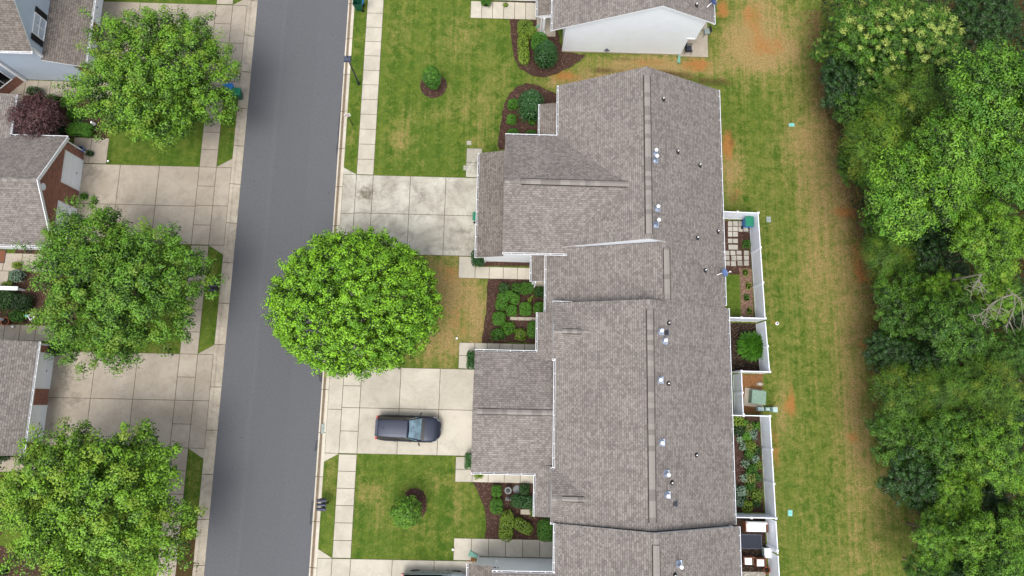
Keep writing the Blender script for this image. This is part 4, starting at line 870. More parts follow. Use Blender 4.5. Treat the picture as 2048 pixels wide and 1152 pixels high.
def lumps(rng, k=7):
    D = rng.normal(size=(k, 3)); D /= np.linalg.norm(D, axis=1, keepdims=True); F = rng.uniform(1.6, 4.2, k); Ph = rng.uniform(0, 6.3, k)
    return lambda d: sum(np.sin(F[i]*(d @ D[i])*2+Ph[i])*(1.0/(1+.35*i)) for i in range(k))/2.4
def crown_mesh(name, mat, R, rz, nclus, nleaf, leaf, seed, amp=.12, low=-.35, cs=.55, aspect=.62, spray=1.0, bright=(.25, .65), hue=.12, flat=.55, top_hue=0., needle=False, inner=.22, boughs=16, depth=.20, top_light=.62):
    rng = np.random.default_rng(seed); f = lumps(rng); n = nclus
    i = np.arange(n)+.5; z = 1-(1-low)*i/n; th = np.pi*(1+5**.5)*i+rng.normal(size=n)*.25; r = np.sqrt(np.clip(1-z*z, 0, 1)); D = np.stack([r*np.cos(th), r*np.sin(th), z], 1)
    D += rng.normal(size=D.shape)*.05; D /= np.linalg.norm(D, axis=1, keepdims=True)
    BD = rng.normal(size=(boughs, 3)); BD[:, 2] = np.abs(BD[:, 2])*.9; BD /= np.linalg.norm(BD, axis=1, keepdims=True); dm = np.arccos(np.clip(D @ BD.T, -1, 1)).min(1); rho = 1.9/math.sqrt(boughs)
    sh = 1+depth*.3-depth*np.clip(dm/rho, 0, 1.6)**1.7+amp*f(D)*.6+rng.normal(size=n)*amp*.45; frac = np.where(rng.random(n) < inner, rng.uniform(.35, .8, n), rng.uniform(.82, 1.02, n))
    C = D*np.array([R, R, rz])*(sh*frac)[:, None]
    cb = rng.uniform(bright[0], bright[1], n); ch = (rng.random(n) < hue)*1.0
    if top_hue: ch = ((rng.random(n) < top_hue) & (D[:, 2] > .15))*1.0
    cz = cs*rng.uniform(.6, 1.35, n)
    idx = np.repeat(np.arange(n), nleaf); m = len(idx)
    U = rng.normal(size=(m, 3)); U /= np.linalg.norm(U, axis=1, keepdims=True); U *= (rng.random(m)**.5)[:, None]
    Dc = D[idx]; rad = np.sum(U*Dc, 1, keepdims=True); U = U+Dc*rad*(spray-1)
    U[:, 2] *= flat+.25*(spray-1)
    P = C[idx]+U*cz[idx][:, None]
    N = np.array([0, 0, 1.0])*.8+Dc*.35+U*.95+rng.normal(size=(m, 3))*.32; N /= np.linalg.norm(N, axis=1, keepdims=True)
    V, Q = leaf_quads(P, N, np.full(m, leaf), rng, aspect, along=(Dc+U if needle else None))
    t = np.clip(cb[idx]+rng.normal(size=m)*.10+U[:, 2]*top_light, 0, 1); h = ch[idx]*rng.uniform(.4, 1.0, m)  # clump tops tinted lighter and undersides darker, as if lit from above
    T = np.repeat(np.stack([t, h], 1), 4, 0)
    return np_mesh(name, V, Q, [mat], np.zeros(len(Q)), T), C
def trunk_mesh(name, C, zc, r0, lean, seed, nl=16, mat='bark'):
    rng = random.Random(seed); mb = MB(); top = Vector((lean[0], lean[1], zc*.75)); prev = Vector((0, 0, -.1)); pr = r0*1.35
    for k in range(1, 7):
        t = k/6; p = Vector((lean[0]*t+rng.uniform(-.05, .05), lean[1]*t+rng.uniform(-.05, .05), zc*.75*t)); r = r0*(1-.45*t); mb.tube(prev, p, pr, r, mat, 8, False); prev, pr = p, r
    for i in rng.sample(range(len(C)), min(nl, len(C))):
        e = Vector(C[i])*.86+Vector((0, 0, zc)); s_ = Vector((lean[0], lean[1], zc*.75))*rng.uniform(.5, 1.0); mid = s_.lerp(e, .5)+Vector((rng.uniform(-.3, .3), rng.uniform(-.3, .3), rng.uniform(-.1, .5)))
        mb.tube(s_, mid, r0*.42, r0*.24, mat, 6, False); mb.tube(mid, e, r0*.24, r0*.05, mat, 5, False)
        e2 = mid+(e-mid)*.8+Vector((rng.uniform(-.9, .9), rng.uniform(-.9, .9), rng.uniform(-.2, .5))); mb.tube(mid, e2, r0*.16, r0*.04, mat, 5, False)
    me_o = mb.build(name, smooth=True); return me_o
def tree(label, cat, px, py, zc, crown, C, r0, lean=(0, 0), scale=(1, 1, 1), rz=0, group=None, kind='tree', nl=16, seed=1):
    c = at(px, py, zc); t = thing(kind, label, cat, (c.x, c.y, 0), rz, group)
    o = bpy.data.objects.new('crown', crown); COL.objects.link(o); o.parent = t; o.location = (0, 0, zc); o.scale = scale
    tr = trunk_mesh('trunk', C*np.array(scale), zc, r0, lean, seed, nl); tr.parent = t
    return t
# --- street trees on the far side of the road
GS = 'street trees along the far pavement'
for k, (px, py, R, sc, mat, lab, br, sd) in enumerate((
    (320, 166, 5.75, (.96, .86, 1), 'leaf_maple', 'broad green street tree shading the walk beside the blue house', (.05, .68), 21),
    (240, 562, 5.75, (1.0, .90, 1), 'leaf_maple', 'wide green street tree between the brick house and the triple mailbox', (.1, .75), 22),
    (190, 1014, 5.9, (1.02, .98, 1), 'leaf_yellow', 'yellowish green street tree overlapping the mulch strip at the bottom edge', (.05, .8), 23))):
    cm, C = crown_mesh('street_crown', mat, R, 3.6, 980, 84, .15, sd, amp=.17, cs=.46, spray=1.35, bright=br, hue=.14, flat=.7, low=-.15, inner=.32, boughs=17, depth=.40, top_light=.8)
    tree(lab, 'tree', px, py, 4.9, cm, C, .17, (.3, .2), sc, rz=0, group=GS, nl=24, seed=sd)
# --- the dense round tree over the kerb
cm, C = crown_mesh('round_crown', 'leaf_round', 5.3, 4.2, 1900, 66, .14, 31, amp=.03, cs=.34, spray=1.05, bright=(.0, .6), hue=.15, flat=.95, low=-.4, inner=.36, boughs=70, depth=.035, top_light=.95)
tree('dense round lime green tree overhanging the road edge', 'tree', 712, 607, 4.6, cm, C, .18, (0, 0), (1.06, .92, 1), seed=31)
# --- young trees in mulch rings
cm, C = crown_mesh('young_crown', 'leaf_box', .56, 1.3, 150, 50, .11, 33, amp=.05, cs=.24, bright=(.1, .55), low=-.9, depth=.04)
tree('slim young tree in a mulch ring on the upper lawn', 'young tree', 864, 156, 1.75, cm, C, .04, seed=33, nl=6, kind='young_tree')
cm, C = crown_mesh('young_crown', 'leaf_maple', .92, 1.1, 200, 60, .12, 34, amp=.08, cs=.30, bright=(.2, .75), low=-.6, depth=.06)
tree('bushy young tree beside an oval mulch ring near the parked car', 'young tree', 813, 1024, 1.7, cm, C, .06, seed=34, nl=8, kind='young_tree')
# --- purple leaved tree
cm, C = crown_mesh('purple_crown', 'leaf_purple', 1.55, 1.4, 240, 50, .13, 35, amp=.16, cs=.45, bright=(.1, .75), low=-.5, spray=1.3)
tree('purple leaved small tree in the mulch bed by the brick house', 'tree', 76, 235, 2.3, cm, C, .07, seed=35, nl=14, kind='purple_tree')
# --- wood behind the back yard: each kind built twice, then copied
KIN = {
 'bright': dict(mat='leaf_bright', R=4, rz=3.2, nclus=400, nleaf=95, leaf=.22, amp=.2, cs=.62, boughs=14, depth=.34, top_light=.85, spray=1.5, aspect=.42, bright=(.05, .7), hue=.2, flat=.5),
 'maple': dict(mat='leaf_maple', R=4, rz=3.2, nclus=430, nleaf=85, leaf=.17, amp=.22, cs=.52, boughs=14, depth=.32, top_light=.8, spray=1.3, bright=(.1, .8), hue=.15),
 'forest': dict(mat='leaf_forest', R=4, rz=3.4, nclus=430, nleaf=85, leaf=.18, amp=.22, cs=.52, boughs=14, depth=.32, top_light=.8, spray=1.3, bright=(.05, .75), hue=.2),
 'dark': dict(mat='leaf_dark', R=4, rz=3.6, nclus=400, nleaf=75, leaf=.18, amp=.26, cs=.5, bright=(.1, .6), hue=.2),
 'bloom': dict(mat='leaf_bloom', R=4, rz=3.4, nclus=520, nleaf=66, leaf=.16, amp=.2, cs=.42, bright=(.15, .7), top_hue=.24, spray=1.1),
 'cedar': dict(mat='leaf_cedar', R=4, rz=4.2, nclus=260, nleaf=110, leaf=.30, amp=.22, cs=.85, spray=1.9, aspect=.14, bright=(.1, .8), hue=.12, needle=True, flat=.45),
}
PRO = {}
for k, v_ in KIN.items():
    for s_ in (0, 1):
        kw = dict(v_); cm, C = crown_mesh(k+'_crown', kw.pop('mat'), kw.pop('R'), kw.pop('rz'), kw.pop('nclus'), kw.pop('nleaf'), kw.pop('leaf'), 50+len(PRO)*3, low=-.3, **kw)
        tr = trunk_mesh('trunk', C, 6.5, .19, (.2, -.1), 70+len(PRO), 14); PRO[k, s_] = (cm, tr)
used_tr = set()
GW = 'trees of the wood behind the back yard'
def wood(px, py, rpx, kind, lab, zc=None, v=0, rz=None, flatz=1.0):
    R = rpx/29.5; sc = R/4; zc_ = (zc or 6.5*sc); 
    # size in the picture grows with height, so shrink to match
    sc *= (CAM_H-zc_)/(CAM_H-5); zs = zc_/6.5
    off = .9+.9*sc if px < 1880 else 0.; c = at(px, py, zc_)+Vector((off, 0, 0)); nm = {'bright': 'broadleaf_tree', 'maple': 'broadleaf_tree', 'forest': 'broadleaf_tree', 'dark': 'evergreen_tree', 'bloom': 'flowering_tree', 'cedar': 'cedar_tree'}[kind]
    t = thing(nm, lab, 'tree', (c.x, c.y, 0), 0, GW); cm, tr = PRO[kind, v]; a = random.uniform(0, 6.28) if rz is None else rz
    o = bpy.data.objects.new('crown', cm); COL.objects.link(o); o.parent = t; o.location = (-off, 0, zc_); o.scale = (sc, sc, sc*flatz); o.rotation_euler = (0, 0, a)
    if tr.name in used_tr: tt = tr.copy(); COL.objects.link(tt)
    else: tt = tr; used_tr.add(tr.name)
    tt.parent = t; tt.scale = (sc*.8, sc*.8, zs*.92); tt.rotation_euler = (0, 0, a)
random.seed(9)
for a in (
 (1755, 60, 92, 'bloom', 'cream flowering tree nearest the top of the wood edge', 6), (1845, 75, 80, 'bloom', 'cream flowering tree tucked behind the edge one', 7, 1), (1690, 165, 62, 'dark', 'dark glossy evergreen at the dirt edge below the cream flowers', 4),
 (1775, 165, 66, 'bloom', 'lower sparsely flowering tree between cream blossom and feathery green', 5, 1), (1670, 105, 44, 'bloom', 'small flowering tree leaning over the worn dirt corner', 3.6),
 (1960, 35, 82, 'dark', 'shadowy evergreen in the top gap above the big bright tree', 7, 1), (1900, 140, 58, 'dark', 'dim evergreen squeezed beside the big bright crowns', 4.5),
 (1735, 225, 62, 'forest', 'mid green tree on the wood edge above the feathery one', 4), (1765, 300, 78, 'cedar', 'feathery bright green cedar at the wood edge', 6, 0), (1830, 215, 72, 'cedar', 'second feathery cedar deeper behind the first', 6.5, 1), (1720, 330, 46, 'forest', 'low green tree over the edge litter', 3.2, 1),
 (2000, 190, 120, 'bright', 'tallest bright green tree touching the picture side', 11), (1925, 300, 108, 'bright', 'very large bright crown in the upper wood', 10, 1), (2040, 330, 90, 'bright', 'bright crown cut off by the side of the frame', 10), (1840, 390, 100, 'bright', 'large round bright crown pushing out over the yard', 8.5, 0, 2.2),
 (1945, 420, 70, 'bright', 'bright crown filling the middle of the wood', 8, 1), (1785, 455, 52, 'forest', 'green tree under the large round bright crown', 4, 1),
 (1775, 510, 50, 'cedar', 'yellowish cedar low at the wood edge', 4.5), (1870, 500, 70, 'dark', 'dark evergreen behind the yellowish cedar', 4.5), (1965, 490, 82, 'maple', 'light green maple with pale branches showing', 9), (2040, 480, 60, 'maple', 'light green maple beyond the pale branched one', 9, 1),
 (1815, 610, 62, 'forest', 'dense green edge tree halfway down the wood', 5), (1900, 650, 78, 'forest', 'broad mid green tree inside the wood', 7, 1), (1880, 590, 50, 'maple', 'maple between dense green crowns', 6), (1985, 590, 60, 'maple', 'maple just above the dead bare branches', 7, 1), (2035, 700, 50, 'forest', 'green tree below the dead bare branches', 5),
 (1785, 700, 52, 'dark', 'ivy dark low tree along the litter edge', 3.6, 1), (1850, 735, 58, 'dark', 'dark tree under the broad mid green crown', 4.4), (1960, 730, 62, 'forest', 'leafy tree above the yellow cedar', 5.5), (2020, 620, 60, 'dark', 'dark backdrop tree under the dead branches', 3.5),
 (1975, 785, 62, 'cedar', 'golden tipped cedar in the lower wood', 6, 1), (1880, 790, 62, 'cedar', 'olive cedar at the left of the golden tipped one', 5.4), (1810, 790, 56, 'cedar', 'dull cedar spreading over the yard edge', 4.6, 1), (2035, 820, 56, 'dark', 'dark tree beside the golden tipped cedar', 5),
 (1808, 872, 58, 'forest', 'fresh green tree poking out by a red dirt patch', 4.4), (1900, 880, 72, 'forest', 'wide leafy tree under the olive cedar', 6, 1), (1985, 900, 74, 'maple', 'sunlit maple of the lower wood', 7.5), (2045, 950, 56, 'maple', 'maple cut by the side below the sunlit one', 7, 1),
 (1832, 945, 66, 'dark', 'deep green tree before the lower gap', 4.2), (1905, 985, 56, 'maple', 'small light maple in the lower wood', 5.5), (1960, 1010, 60, 'dark', 'dark tree in the lower gap', 4.2, 1),
 (1875, 1075, 62, 'maple', 'yellow flecked tree near the bottom of the wood', 5.5, 1), (1965, 1100, 78, 'maple', 'big pale green maple at the bottom of the wood', 7), (2040, 1060, 60, 'forest', 'green tree in the bottom corner', 6.5), (1860, 1150, 52, 'forest', 'bottom edge tree half out of frame', 5), (2020, 1150, 66, 'bright', 'bright tree in the bottom corner of the wood', 8, 1),
 (1930, 1165, 56, 'dark', 'dark tree cut by the bottom edge', 5.5)):
    px, py, r, k, lab = a[:5]; zc = a[5] if len(a) > 5 else None; v = a[6] if len(a) > 6 else 0; wood(px-(6 if px < 1850 else 0), py, r*(.97 if px < 1850 else .86), k, lab, zc, v, a[7] if len(a) > 7 else None)
# trees outside the frame that close the wood off from other viewpoints
# --- understorey: uncountable brush on the forest floor
rng = np.random.default_rng(77); n = 60000
ux = rng.uniform(25, 44, n); uy = rng.uniform(-16, 33, n)
edge = np.interp(uy, [-16, -8, -3, 3, 8, 12, 16, 20, 24, 28, 33], [30.5, 30.3, 28.6, 27.6, 27.8, 27.2, 26.6, 26.0, 24.9, 24.6, 24.4])+rng.normal(size=n)*.35
kk = ux > edge+.25; ux, uy, ed = ux[kk], uy[kk], edge[kk]; hgt = np.clip((ux-ed)*1.6, .15, 2.2)*(.55+.45*np.sin(ux*1.9+np.sin(uy*1.3)*2)*np.cos(uy*1.7))
P = np.stack([ux, uy, .05+hgt*rng.uniform(.2, 1, len(ux))], 1); N = np.array([0, 0, 1.])+rng.normal(size=P.shape)*.5; N /= np.linalg.norm(N, axis=1, keepdims=True)
V, Q = leaf_quads(P, N, np.full(len(P), .20), rng); T = np.repeat(np.stack([np.clip(.12+.25*np.sin(ux*2.3)*np.sin(uy*2.1)+rng.normal(size=len(P))*.2, 0, 1), rng.random(len(P))*.4], 1), 4, 0)  # low tint paints in the deep shade between the crowns
o = bpy.data.objects.new('undergrowth', np_mesh('undergrowth', V, Q, ['leaf_dark'], np.zeros(len(Q)), T)); COL.objects.link(o); tag(o, 'low dark brush covering the floor of the wood', 'undergrowth', kind='stuff')
# fallen leaves along the wood edge
n = 9000; uy = rng.uniform(-13, 32, n); edge = np.interp(uy, [-16, -8, -3, 3, 8, 12, 16, 20, 24, 28, 33], [30.5, 30.3, 28.6, 27.6, 27.8, 27.2, 26.6, 26.0, 24.9, 24.6, 24.4]); ux = edge-np.abs(rng.normal(size=n))*.75+.5
P = np.stack([ux, uy, np.full(n, .03)], 1); N = np.array([0, 0, 1.])+rng.normal(size=P.shape)*.3; N /= np.linalg.norm(N, axis=1, keepdims=True); V, Q = leaf_quads(P, N, np.full(n, .12), rng); T = np.repeat(np.stack([rng.random(n), rng.random(n)], 1), 4, 0)
M['leaf_dead'] = mk_leaf('fallen_leaves', (76, 58, 34), (150, 128, 92), (120, 84, 52), .05, .8)
o = bpy.data.objects.new('leaf_litter', np_mesh('leaf_litter', V, Q, ['leaf_dead'], np.zeros(len(Q)), T)); COL.objects.link(o); tag(o, 'brown fallen leaves along the edge of the wood', 'fallen leaves', kind='stuff')
# --- the dead branches
def dead(pts_list, lab, z=7.5):
    base = at(*pts_list[0][0], z); t = thing('dead_tree', lab, 'dead tree', (base.x, base.y, 0)); mb = MB(); rr = random.Random(len(pts_list))
    mb.tube((0.6, 0.3, -.1), (0.9, .4, z*.6), .13, .08, 'bark', 7, False); mb.tube((0.9, .4, z*.6), (0, 0, z), .08, .045, 'deadwood', 7, False)
    for pl in pts_list:
        n = len(pl); W_ = [at(x, y, z+.25*i)-Vector((base.x, base.y, 0)) for i, (x, y) in enumerate(pl)]
        for i in range(n-1):
            r0_, r1_ = .032*(1-i/n), .032*(1-(i+1)/n)+.008; mb.tube(W_[i], W_[i+1], r0_, r1_, 'deadwood', 6, False)
            for _ in range(4):
                q = W_[i].lerp(W_[i+1], rr.random()); d = (W_[i+1]-W_[i]); e = q+Vector((d.x*.5+rr.uniform(-.55, .55), d.y*.5+rr.uniform(-.55, .55), rr.uniform(0, .3))); mb.tube(q, e, .022, .008, 'deadwood', 4, False)
                e2 = e+Vector((rr.uniform(-.3, .3), rr.uniform(-.3, .3), .1)); mb.tube(e, e2, .010, .005, 'deadwood', 4, False)
    b = mb.build('branches', t)
dead([[(2028, 588), (2005, 596), (1985, 606), (1975, 618), (1960, 628), (1940, 634)], [(1975, 618), (1972, 634), (1964, 650)], [(2028, 588), (2030, 610), (2020, 640), (2012, 655)], [(2005, 596), (2000, 616), (1992, 640)], [(2028, 588), (2042, 600), (2046, 640)]], 'bleached bare branches standing out against dark green leaves', 9.2)
dead([[(1962, 548), (1957, 560), (1948, 568), (1942, 585)], [(1957, 560), (1962, 575), (1955, 590)]], 'small bare pale twigs between the maples', 10.5)
# ------------------------------------------------------------------ shrubs
def shrub(label, px, py, w_, l_, h, mat='leaf_box', rot=0., leaf=.085, sq=2.6, dens=1.0, bright=(.3, .7), loose=.06, group=None, name='shrub', zt=None, cone=0., seed=None, cat='shrub'):
    """clipped or loose bush: w_ x l_ metres on plan, h high; px,py = centre of what is seen at ~0.6 h"""
    sd = seed or (int(px*7+py*13) % 9973); rng = np.random.default_rng(sd); c = at(px, py, (zt if zt is not None else h*.55))
    area = (w_*l_+(w_+l_)*h*1.3); n = int(dens*area*.9/(leaf*leaf*.45)); n = min(n, 16000)
    D = rng.normal(size=(n, 3)); D /= np.linalg.norm(D, axis=1, keepdims=True); D[:, 2] = np.abs(D[:, 2])*1.0-.25*(rng.random(n) < .4)
    e = 2/sq; S = np.sign(D)*np.abs(D)**e; S /= (np.sum(np.abs(S)**sq, 1, keepdims=True)**(1/sq))
    f = lumps(rng, 6); lum = 1+loose*f(D)+rng.normal(size=n)*loose*.5
    tap = 1-cone*np.clip(S[:, 2], 0, 1)
    P = S*np.array([w_/2, l_/2, h*.5])*lum[:, None]*np.stack([tap, tap, np.ones(n)], 1); P[:, 2] += h*.5; P[:, 2] = np.maximum(P[:, 2], .02)
    tq = rng.random(n) < .26; rr_ = np.sqrt(rng.random(n))*.86; ta = rng.uniform(0, 6.283, n); TP = np.stack([np.cos(ta)*rr_*w_/2*(1-cone), np.sin(ta)*rr_*l_/2*(1-cone), h*(.5+.5*(1-rr_**4*.35))*np.clip(lum, .93, 1.07)], 1); P[tq] = TP[tq]; D[tq] = np.array([0, 0, 1.0])+D[tq]*.3
    N = D*.75+np.array([0, 0, .35])+rng.normal(size=(n, 3))*.45; N /= np.linalg.norm(N, axis=1, keepdims=True)
    V, Q = leaf_quads(P, N, np.full(n, leaf), rng); t = np.clip(rng.uniform(*bright)+.18*f(D*2.2)+rng.normal(size=n)*.15, 0, 1); T = np.repeat(np.stack([t, (rng.random(n) < .12)*.6], 1), 4, 0)
    # twiggy core
    a = 14; b = 8; th = np.linspace(0, 2*np.pi, a, endpoint=False); ph = np.linspace(-.45*np.pi, .5*np.pi, b); TH, PH = np.meshgrid(th, ph)
    d = np.stack([np.cos(TH)*np.cos(PH), np.sin(TH)*np.cos(PH), np.sin(PH)], -1).reshape(-1, 3); s2 = np.sign(d)*np.abs(d)**e; s2 /= (np.sum(np.abs(s2)**sq, 1, keepdims=True)**(1/sq)); tp = 1-cone*np.clip(s2[:, 2], 0, 1)
    CV = s2*np.array([w_/2, l_/2, h*.5])*.84*np.stack([tp, tp, np.ones(len(tp))], 1); CV[:, 2] += h*.5; CV[:, 2] = np.maximum(CV[:, 2], 0)
    g = np.arange(a*b).reshape(b, a); q2 = np.stack([g[:-1], np.roll(g[:-1], -1, 1), np.roll(g[1:], -1, 1), g[1:]], -1).reshape(-1, 4)
    VV = np.concatenate([V, CV]); QQ = np.concatenate([Q, q2+len(V)]); TT = np.concatenate([T, np.zeros((len(CV), 2))]); mi = np.concatenate([np.zeros(len(Q)), np.ones(len(q2))])
    o = bpy.data.objects.new(name, np_mesh(name, VV, QQ, [mat, 'core'], mi, TT)); COL.objects.link(o); o.location = (c.x, c.y, .0); o.rotation_euler = (0, 0, math.radians(rot)); return tag(o, label, cat, group)
px2 = 1/27.6
# bed by the white house
shrub('lime clipped shrub at the head of the bed by the porch', 1050, 56, 1.25, 1.2, .95, 'leaf_lime', bright=(.35, .8), sq=3); shrub('long lime hedge curving down the mulch bed', 1047, 98, .85, 2.65, .9, 'leaf_lime', bright=(.35, .8), sq=3.2, rot=4, name='hedge', cat='hedge'); shrub('lime shrub bulging beside the teal downspout extension', 1063, 66, .9, 1.0, .85, 'leaf_lime', bright=(.4, .8))
shrub('smooth light green ball half behind the dark holly', 1079, 85, 1.3, 1.5, 1.3, 'leaf_box', bright=(.5, .85), leaf=.06, loose=.03); shrub('tall dark egg shaped holly beside the white siding', 1092, 110, 1.85, 1.95, 2.9, 'leaf_holly', bright=(.3, .75), zt=1.5, cone=.35, sq=2.2, leaf=.11, loose=.04, name='holly_bush')
shrub('small shrub at the start of the top path', 972, 2, .8, .8, .9, 'leaf_box'); shrub('tiny plant in the narrow mulch strip below white wall', 1011, 10, .4, .35, .25, 'leaf_lime', loose=.3, name='small_plant', cat='plant')
# bed by unit A
shrub('tall dark rounded holly by the small porch roof', 1061, 212, 1.95, 2.35, 2.6, 'leaf_holly', zt=1.4, cone=.2, sq=2.3, leaf=.12, bright=(.3, .75), loose=.08, name='holly_bush')
shrub('little green shrub touching the tall holly', 1026, 209, .85, .9, .6, 'leaf_box', bright=(.5, .8), loose=.12); shrub('little round shrub alone on mulch below the holly', 1023, 239, .78, .78, .6, 'leaf_box', bright=(.5, .85), loose=.1); shrub('shrub peeping from under the long roof edge', 1026, 268, .9, .8, .6, 'leaf_box', loose=.1, bright=(.4, .8)); shrub('faint shrub in the corner of roof and porch', 1063, 268, .8, .6, .5, 'leaf_box', loose=.15)
shrub('pale sprig at the foot of the tall holly', 1064, 245, .5, .4, .5, 'leaf_box', loose=.3, bright=(.6, .9), name='small_plant', cat='plant')
shrub('clipped corner hedge where garage roof meets the path', 956, 517, 1.0, 1.2, 1.0, 'leaf_holly', bright=(.4, .9), sq=3, loose=.08, name='hedge', cat='hedge')
GB = 'shrubs in the bed beside the recessed house'
for lab, px, py, w_, l_, h, m, rot, kw in (
 ('loose dark shrub at the top of the bed by the path', 1008, 576, .8, .75, .7, 'leaf_dark', 0, dict(loose=.2)), ('upright arm of the big clipped shrub pair', 1004, 603, .9, 1.35, .95, 'leaf_box', -12, dict(sq=3, bright=(.5, .7), leaf=.07)),
 ('slanting arm of the big clipped shrub pair', 1023, 595, 1.25, .8, .9, 'leaf_box', -28, dict(sq=3, bright=(.5, .7), leaf=.07)), ('loose shrub left of its twin near the path', 1034, 577, .85, .8, .65, 'leaf_box', 0, dict(loose=.2, bright=(.2, .5))),
 ('loose shrub with one pale fleck near the porch', 1055, 577, .95, .95, .7, 'leaf_box', 0, dict(loose=.18, bright=(.25, .55))), ('dim shrub tucked below the porch post', 1079, 584, .8, .85, .6, 'leaf_dark', 0, dict(loose=.15)),
 ('clipped ball under the slanting shrub', 1023, 621, .82, .86, .8, 'leaf_box', 0, dict(leaf=.065, bright=(.45, .7))), ('clipped ball in front of a wispy twig', 1051, 618, .9, 1.0, .85, 'leaf_box', 0, dict(leaf=.065, bright=(.5, .75), sq=3)),
 ('shrub cut off by the upper gutter corner', 1080, 616, 1.0, .9, .8, 'leaf_box', 0, dict(leaf=.07, bright=(.4, .6))), ('roundest clipped ball beside the lawn', 998, 637, 1.0, 1.05, .9, 'leaf_box', 0, dict(leaf=.06, bright=(.5, .75), loose=.03)),
 ('airy shrub below the end of the stone edging', 1018, 657, .9, .95, .7, 'leaf_box', 30, dict(loose=.2, bright=(.4, .6))), ('airy shrub at the lower outside corner', 996, 669, 1.0, .85, .7, 'leaf_box', 15, dict(loose=.22, bright=(.3, .55))),
 ('feathery shrub above the lower path', 1041, 669, .8, .9, .7, 'leaf_lime', 0, dict(loose=.15, bright=(.3, .55))), ('tall clipped shrub against the lower gutter', 1066, 660, .85, 1.25, 1.0, 'leaf_box', 0, dict(bright=(.45, .7), leaf=.07)),
 ('wispy twig rising over the clipped ball', 1061, 599, .25, .5, .9, 'leaf_lime', -30, dict(loose=.4, dens=.4)))  : shrub(lab, px, py, w_*.98, l_*.98, h, m, rot, group=GB, **kw)
shrub('narrow clipped hedge at the garage corner north of the car', 942, 720, .6, 1.3, 1.0, 'leaf_holly', bright=(.4, .9), sq=4, loose=.05, name='hedge', cat='hedge'); shrub('narrow clipped hedge at the garage corner south of the car', 938, 921, .6, 1.1, 1.0, 'leaf_holly', bright=(.5, .95), sq=4, loose=.05, name='hedge', cat='hedge')
GC = 'shrubs in the bed with the garden statues'
for lab, px, py, w_, l_, h, m, rot, kw in (
 ('upper of two clipped balls next to the statues', 993, 982, .72, .8, .7, 'leaf_box', 0, dict(sq=3, leaf=.065, bright=(.5, .75))), ('lower of two clipped balls next to the statues', 993, 1012, .88, 1.08, .8, 'leaf_box', 0, dict(sq=3, leaf=.065, bright=(.5, .75))),
 ('dark shrub by the round grey disc', 1049, 979, .75, .8, .6, 'leaf_dark', 0, dict(loose=.15)), ('long dark clipped hedge above the stone slab', 1045, 1003, 1.65, .9, .8, 'leaf_holly', -5, dict(sq=3.2, bright=(.5, .95), name='hedge', cat='hedge')),
 ('upright lime shrub at the path by the lawn', 1013, 1052, 1.0, 2.0, .95, 'leaf_lime', -4, dict(sq=3, bright=(.3, .6))), ('sprawling lime shrub slanting towards the gutter', 1045, 1052, 1.5, .85, .8, 'leaf_lime', -30, dict(sq=2.8, bright=(.3, .6))),
 ('big smooth rounded shrub under the lowest gutter', 1095, 1060, 1.45, 1.5, 1.3, 'leaf_box', 0, dict(bright=(.4, .65), leaf=.07, loose=.03)), ('small plant at the end of the stone slab', 1065, 1026, .35, .5, .4, 'leaf_lime', 0, dict(loose=.25, name='small_plant', cat='plant'))): shrub(lab, px, py, w_, l_, h, m, rot, group=GC, **kw)
# beds across the street
GL = 'shrubs in the bed beside the purple tree'
for lab, px, py, w_, l_, h, m, rot, kw in (
 ('dark shrub behind the purple tree by the path', 70, 184, 1.0, .7, .9, 'leaf_dark', 0, dict(loose=.12)), ('dull round shrub nearest the purple tree', 104, 201, .95, .95, .7, 'leaf_box', 0, dict(bright=(.2, .4), loose=.12)), ('bright round shrub in the middle of its bed', 135, 206, .95, .95, .75, 'leaf_box', 0, dict(bright=(.5, .75))),
 ('brightest round shrub above the clipped hedge', 150, 229, 1.08, 1.0, .85, 'leaf_box', 0, dict(bright=(.6, .85))), ('dark clipped hedge beside the purple tree', 106, 256, 1.75, .95, .9, 'leaf_holly', 0, dict(sq=3.2, bright=(.1, .3), leaf=.06, name='hedge', cat='hedge')),
 ('smooth bright clipped hedge with a white statue at its end', 161, 260, 1.95, 1.1, .95, 'leaf_box', -2, dict(sq=3.4, bright=(.6, .75), leaf=.055, loose=.02, name='hedge', cat='hedge'))): shrub(lab, px, py, w_, l_, h, m, rot, group=GL, **kw)
shrub('small leafy plant beside the blue pot', 180, 307, .55, .45, .4, 'leaf_dark', loose=.3, name='small_plant', cat='plant'); shrub('tuft of grass at the brick garage pier', 168, 393, .55, .5, .4, 'leaf_box', loose=.35, name='grass_tuft', cat='plant', leaf=.12)
shrub('shrub under the street tree by the lower brick corner', 118, 697, 1.3, 1.0, .9, 'leaf_dark', loose=.15, bright=(.3, .7)); shrub('shrub at the lower brick house corner by the downspout', 62, 915, 1.0, .6, .6, 'leaf_box', loose=.2)
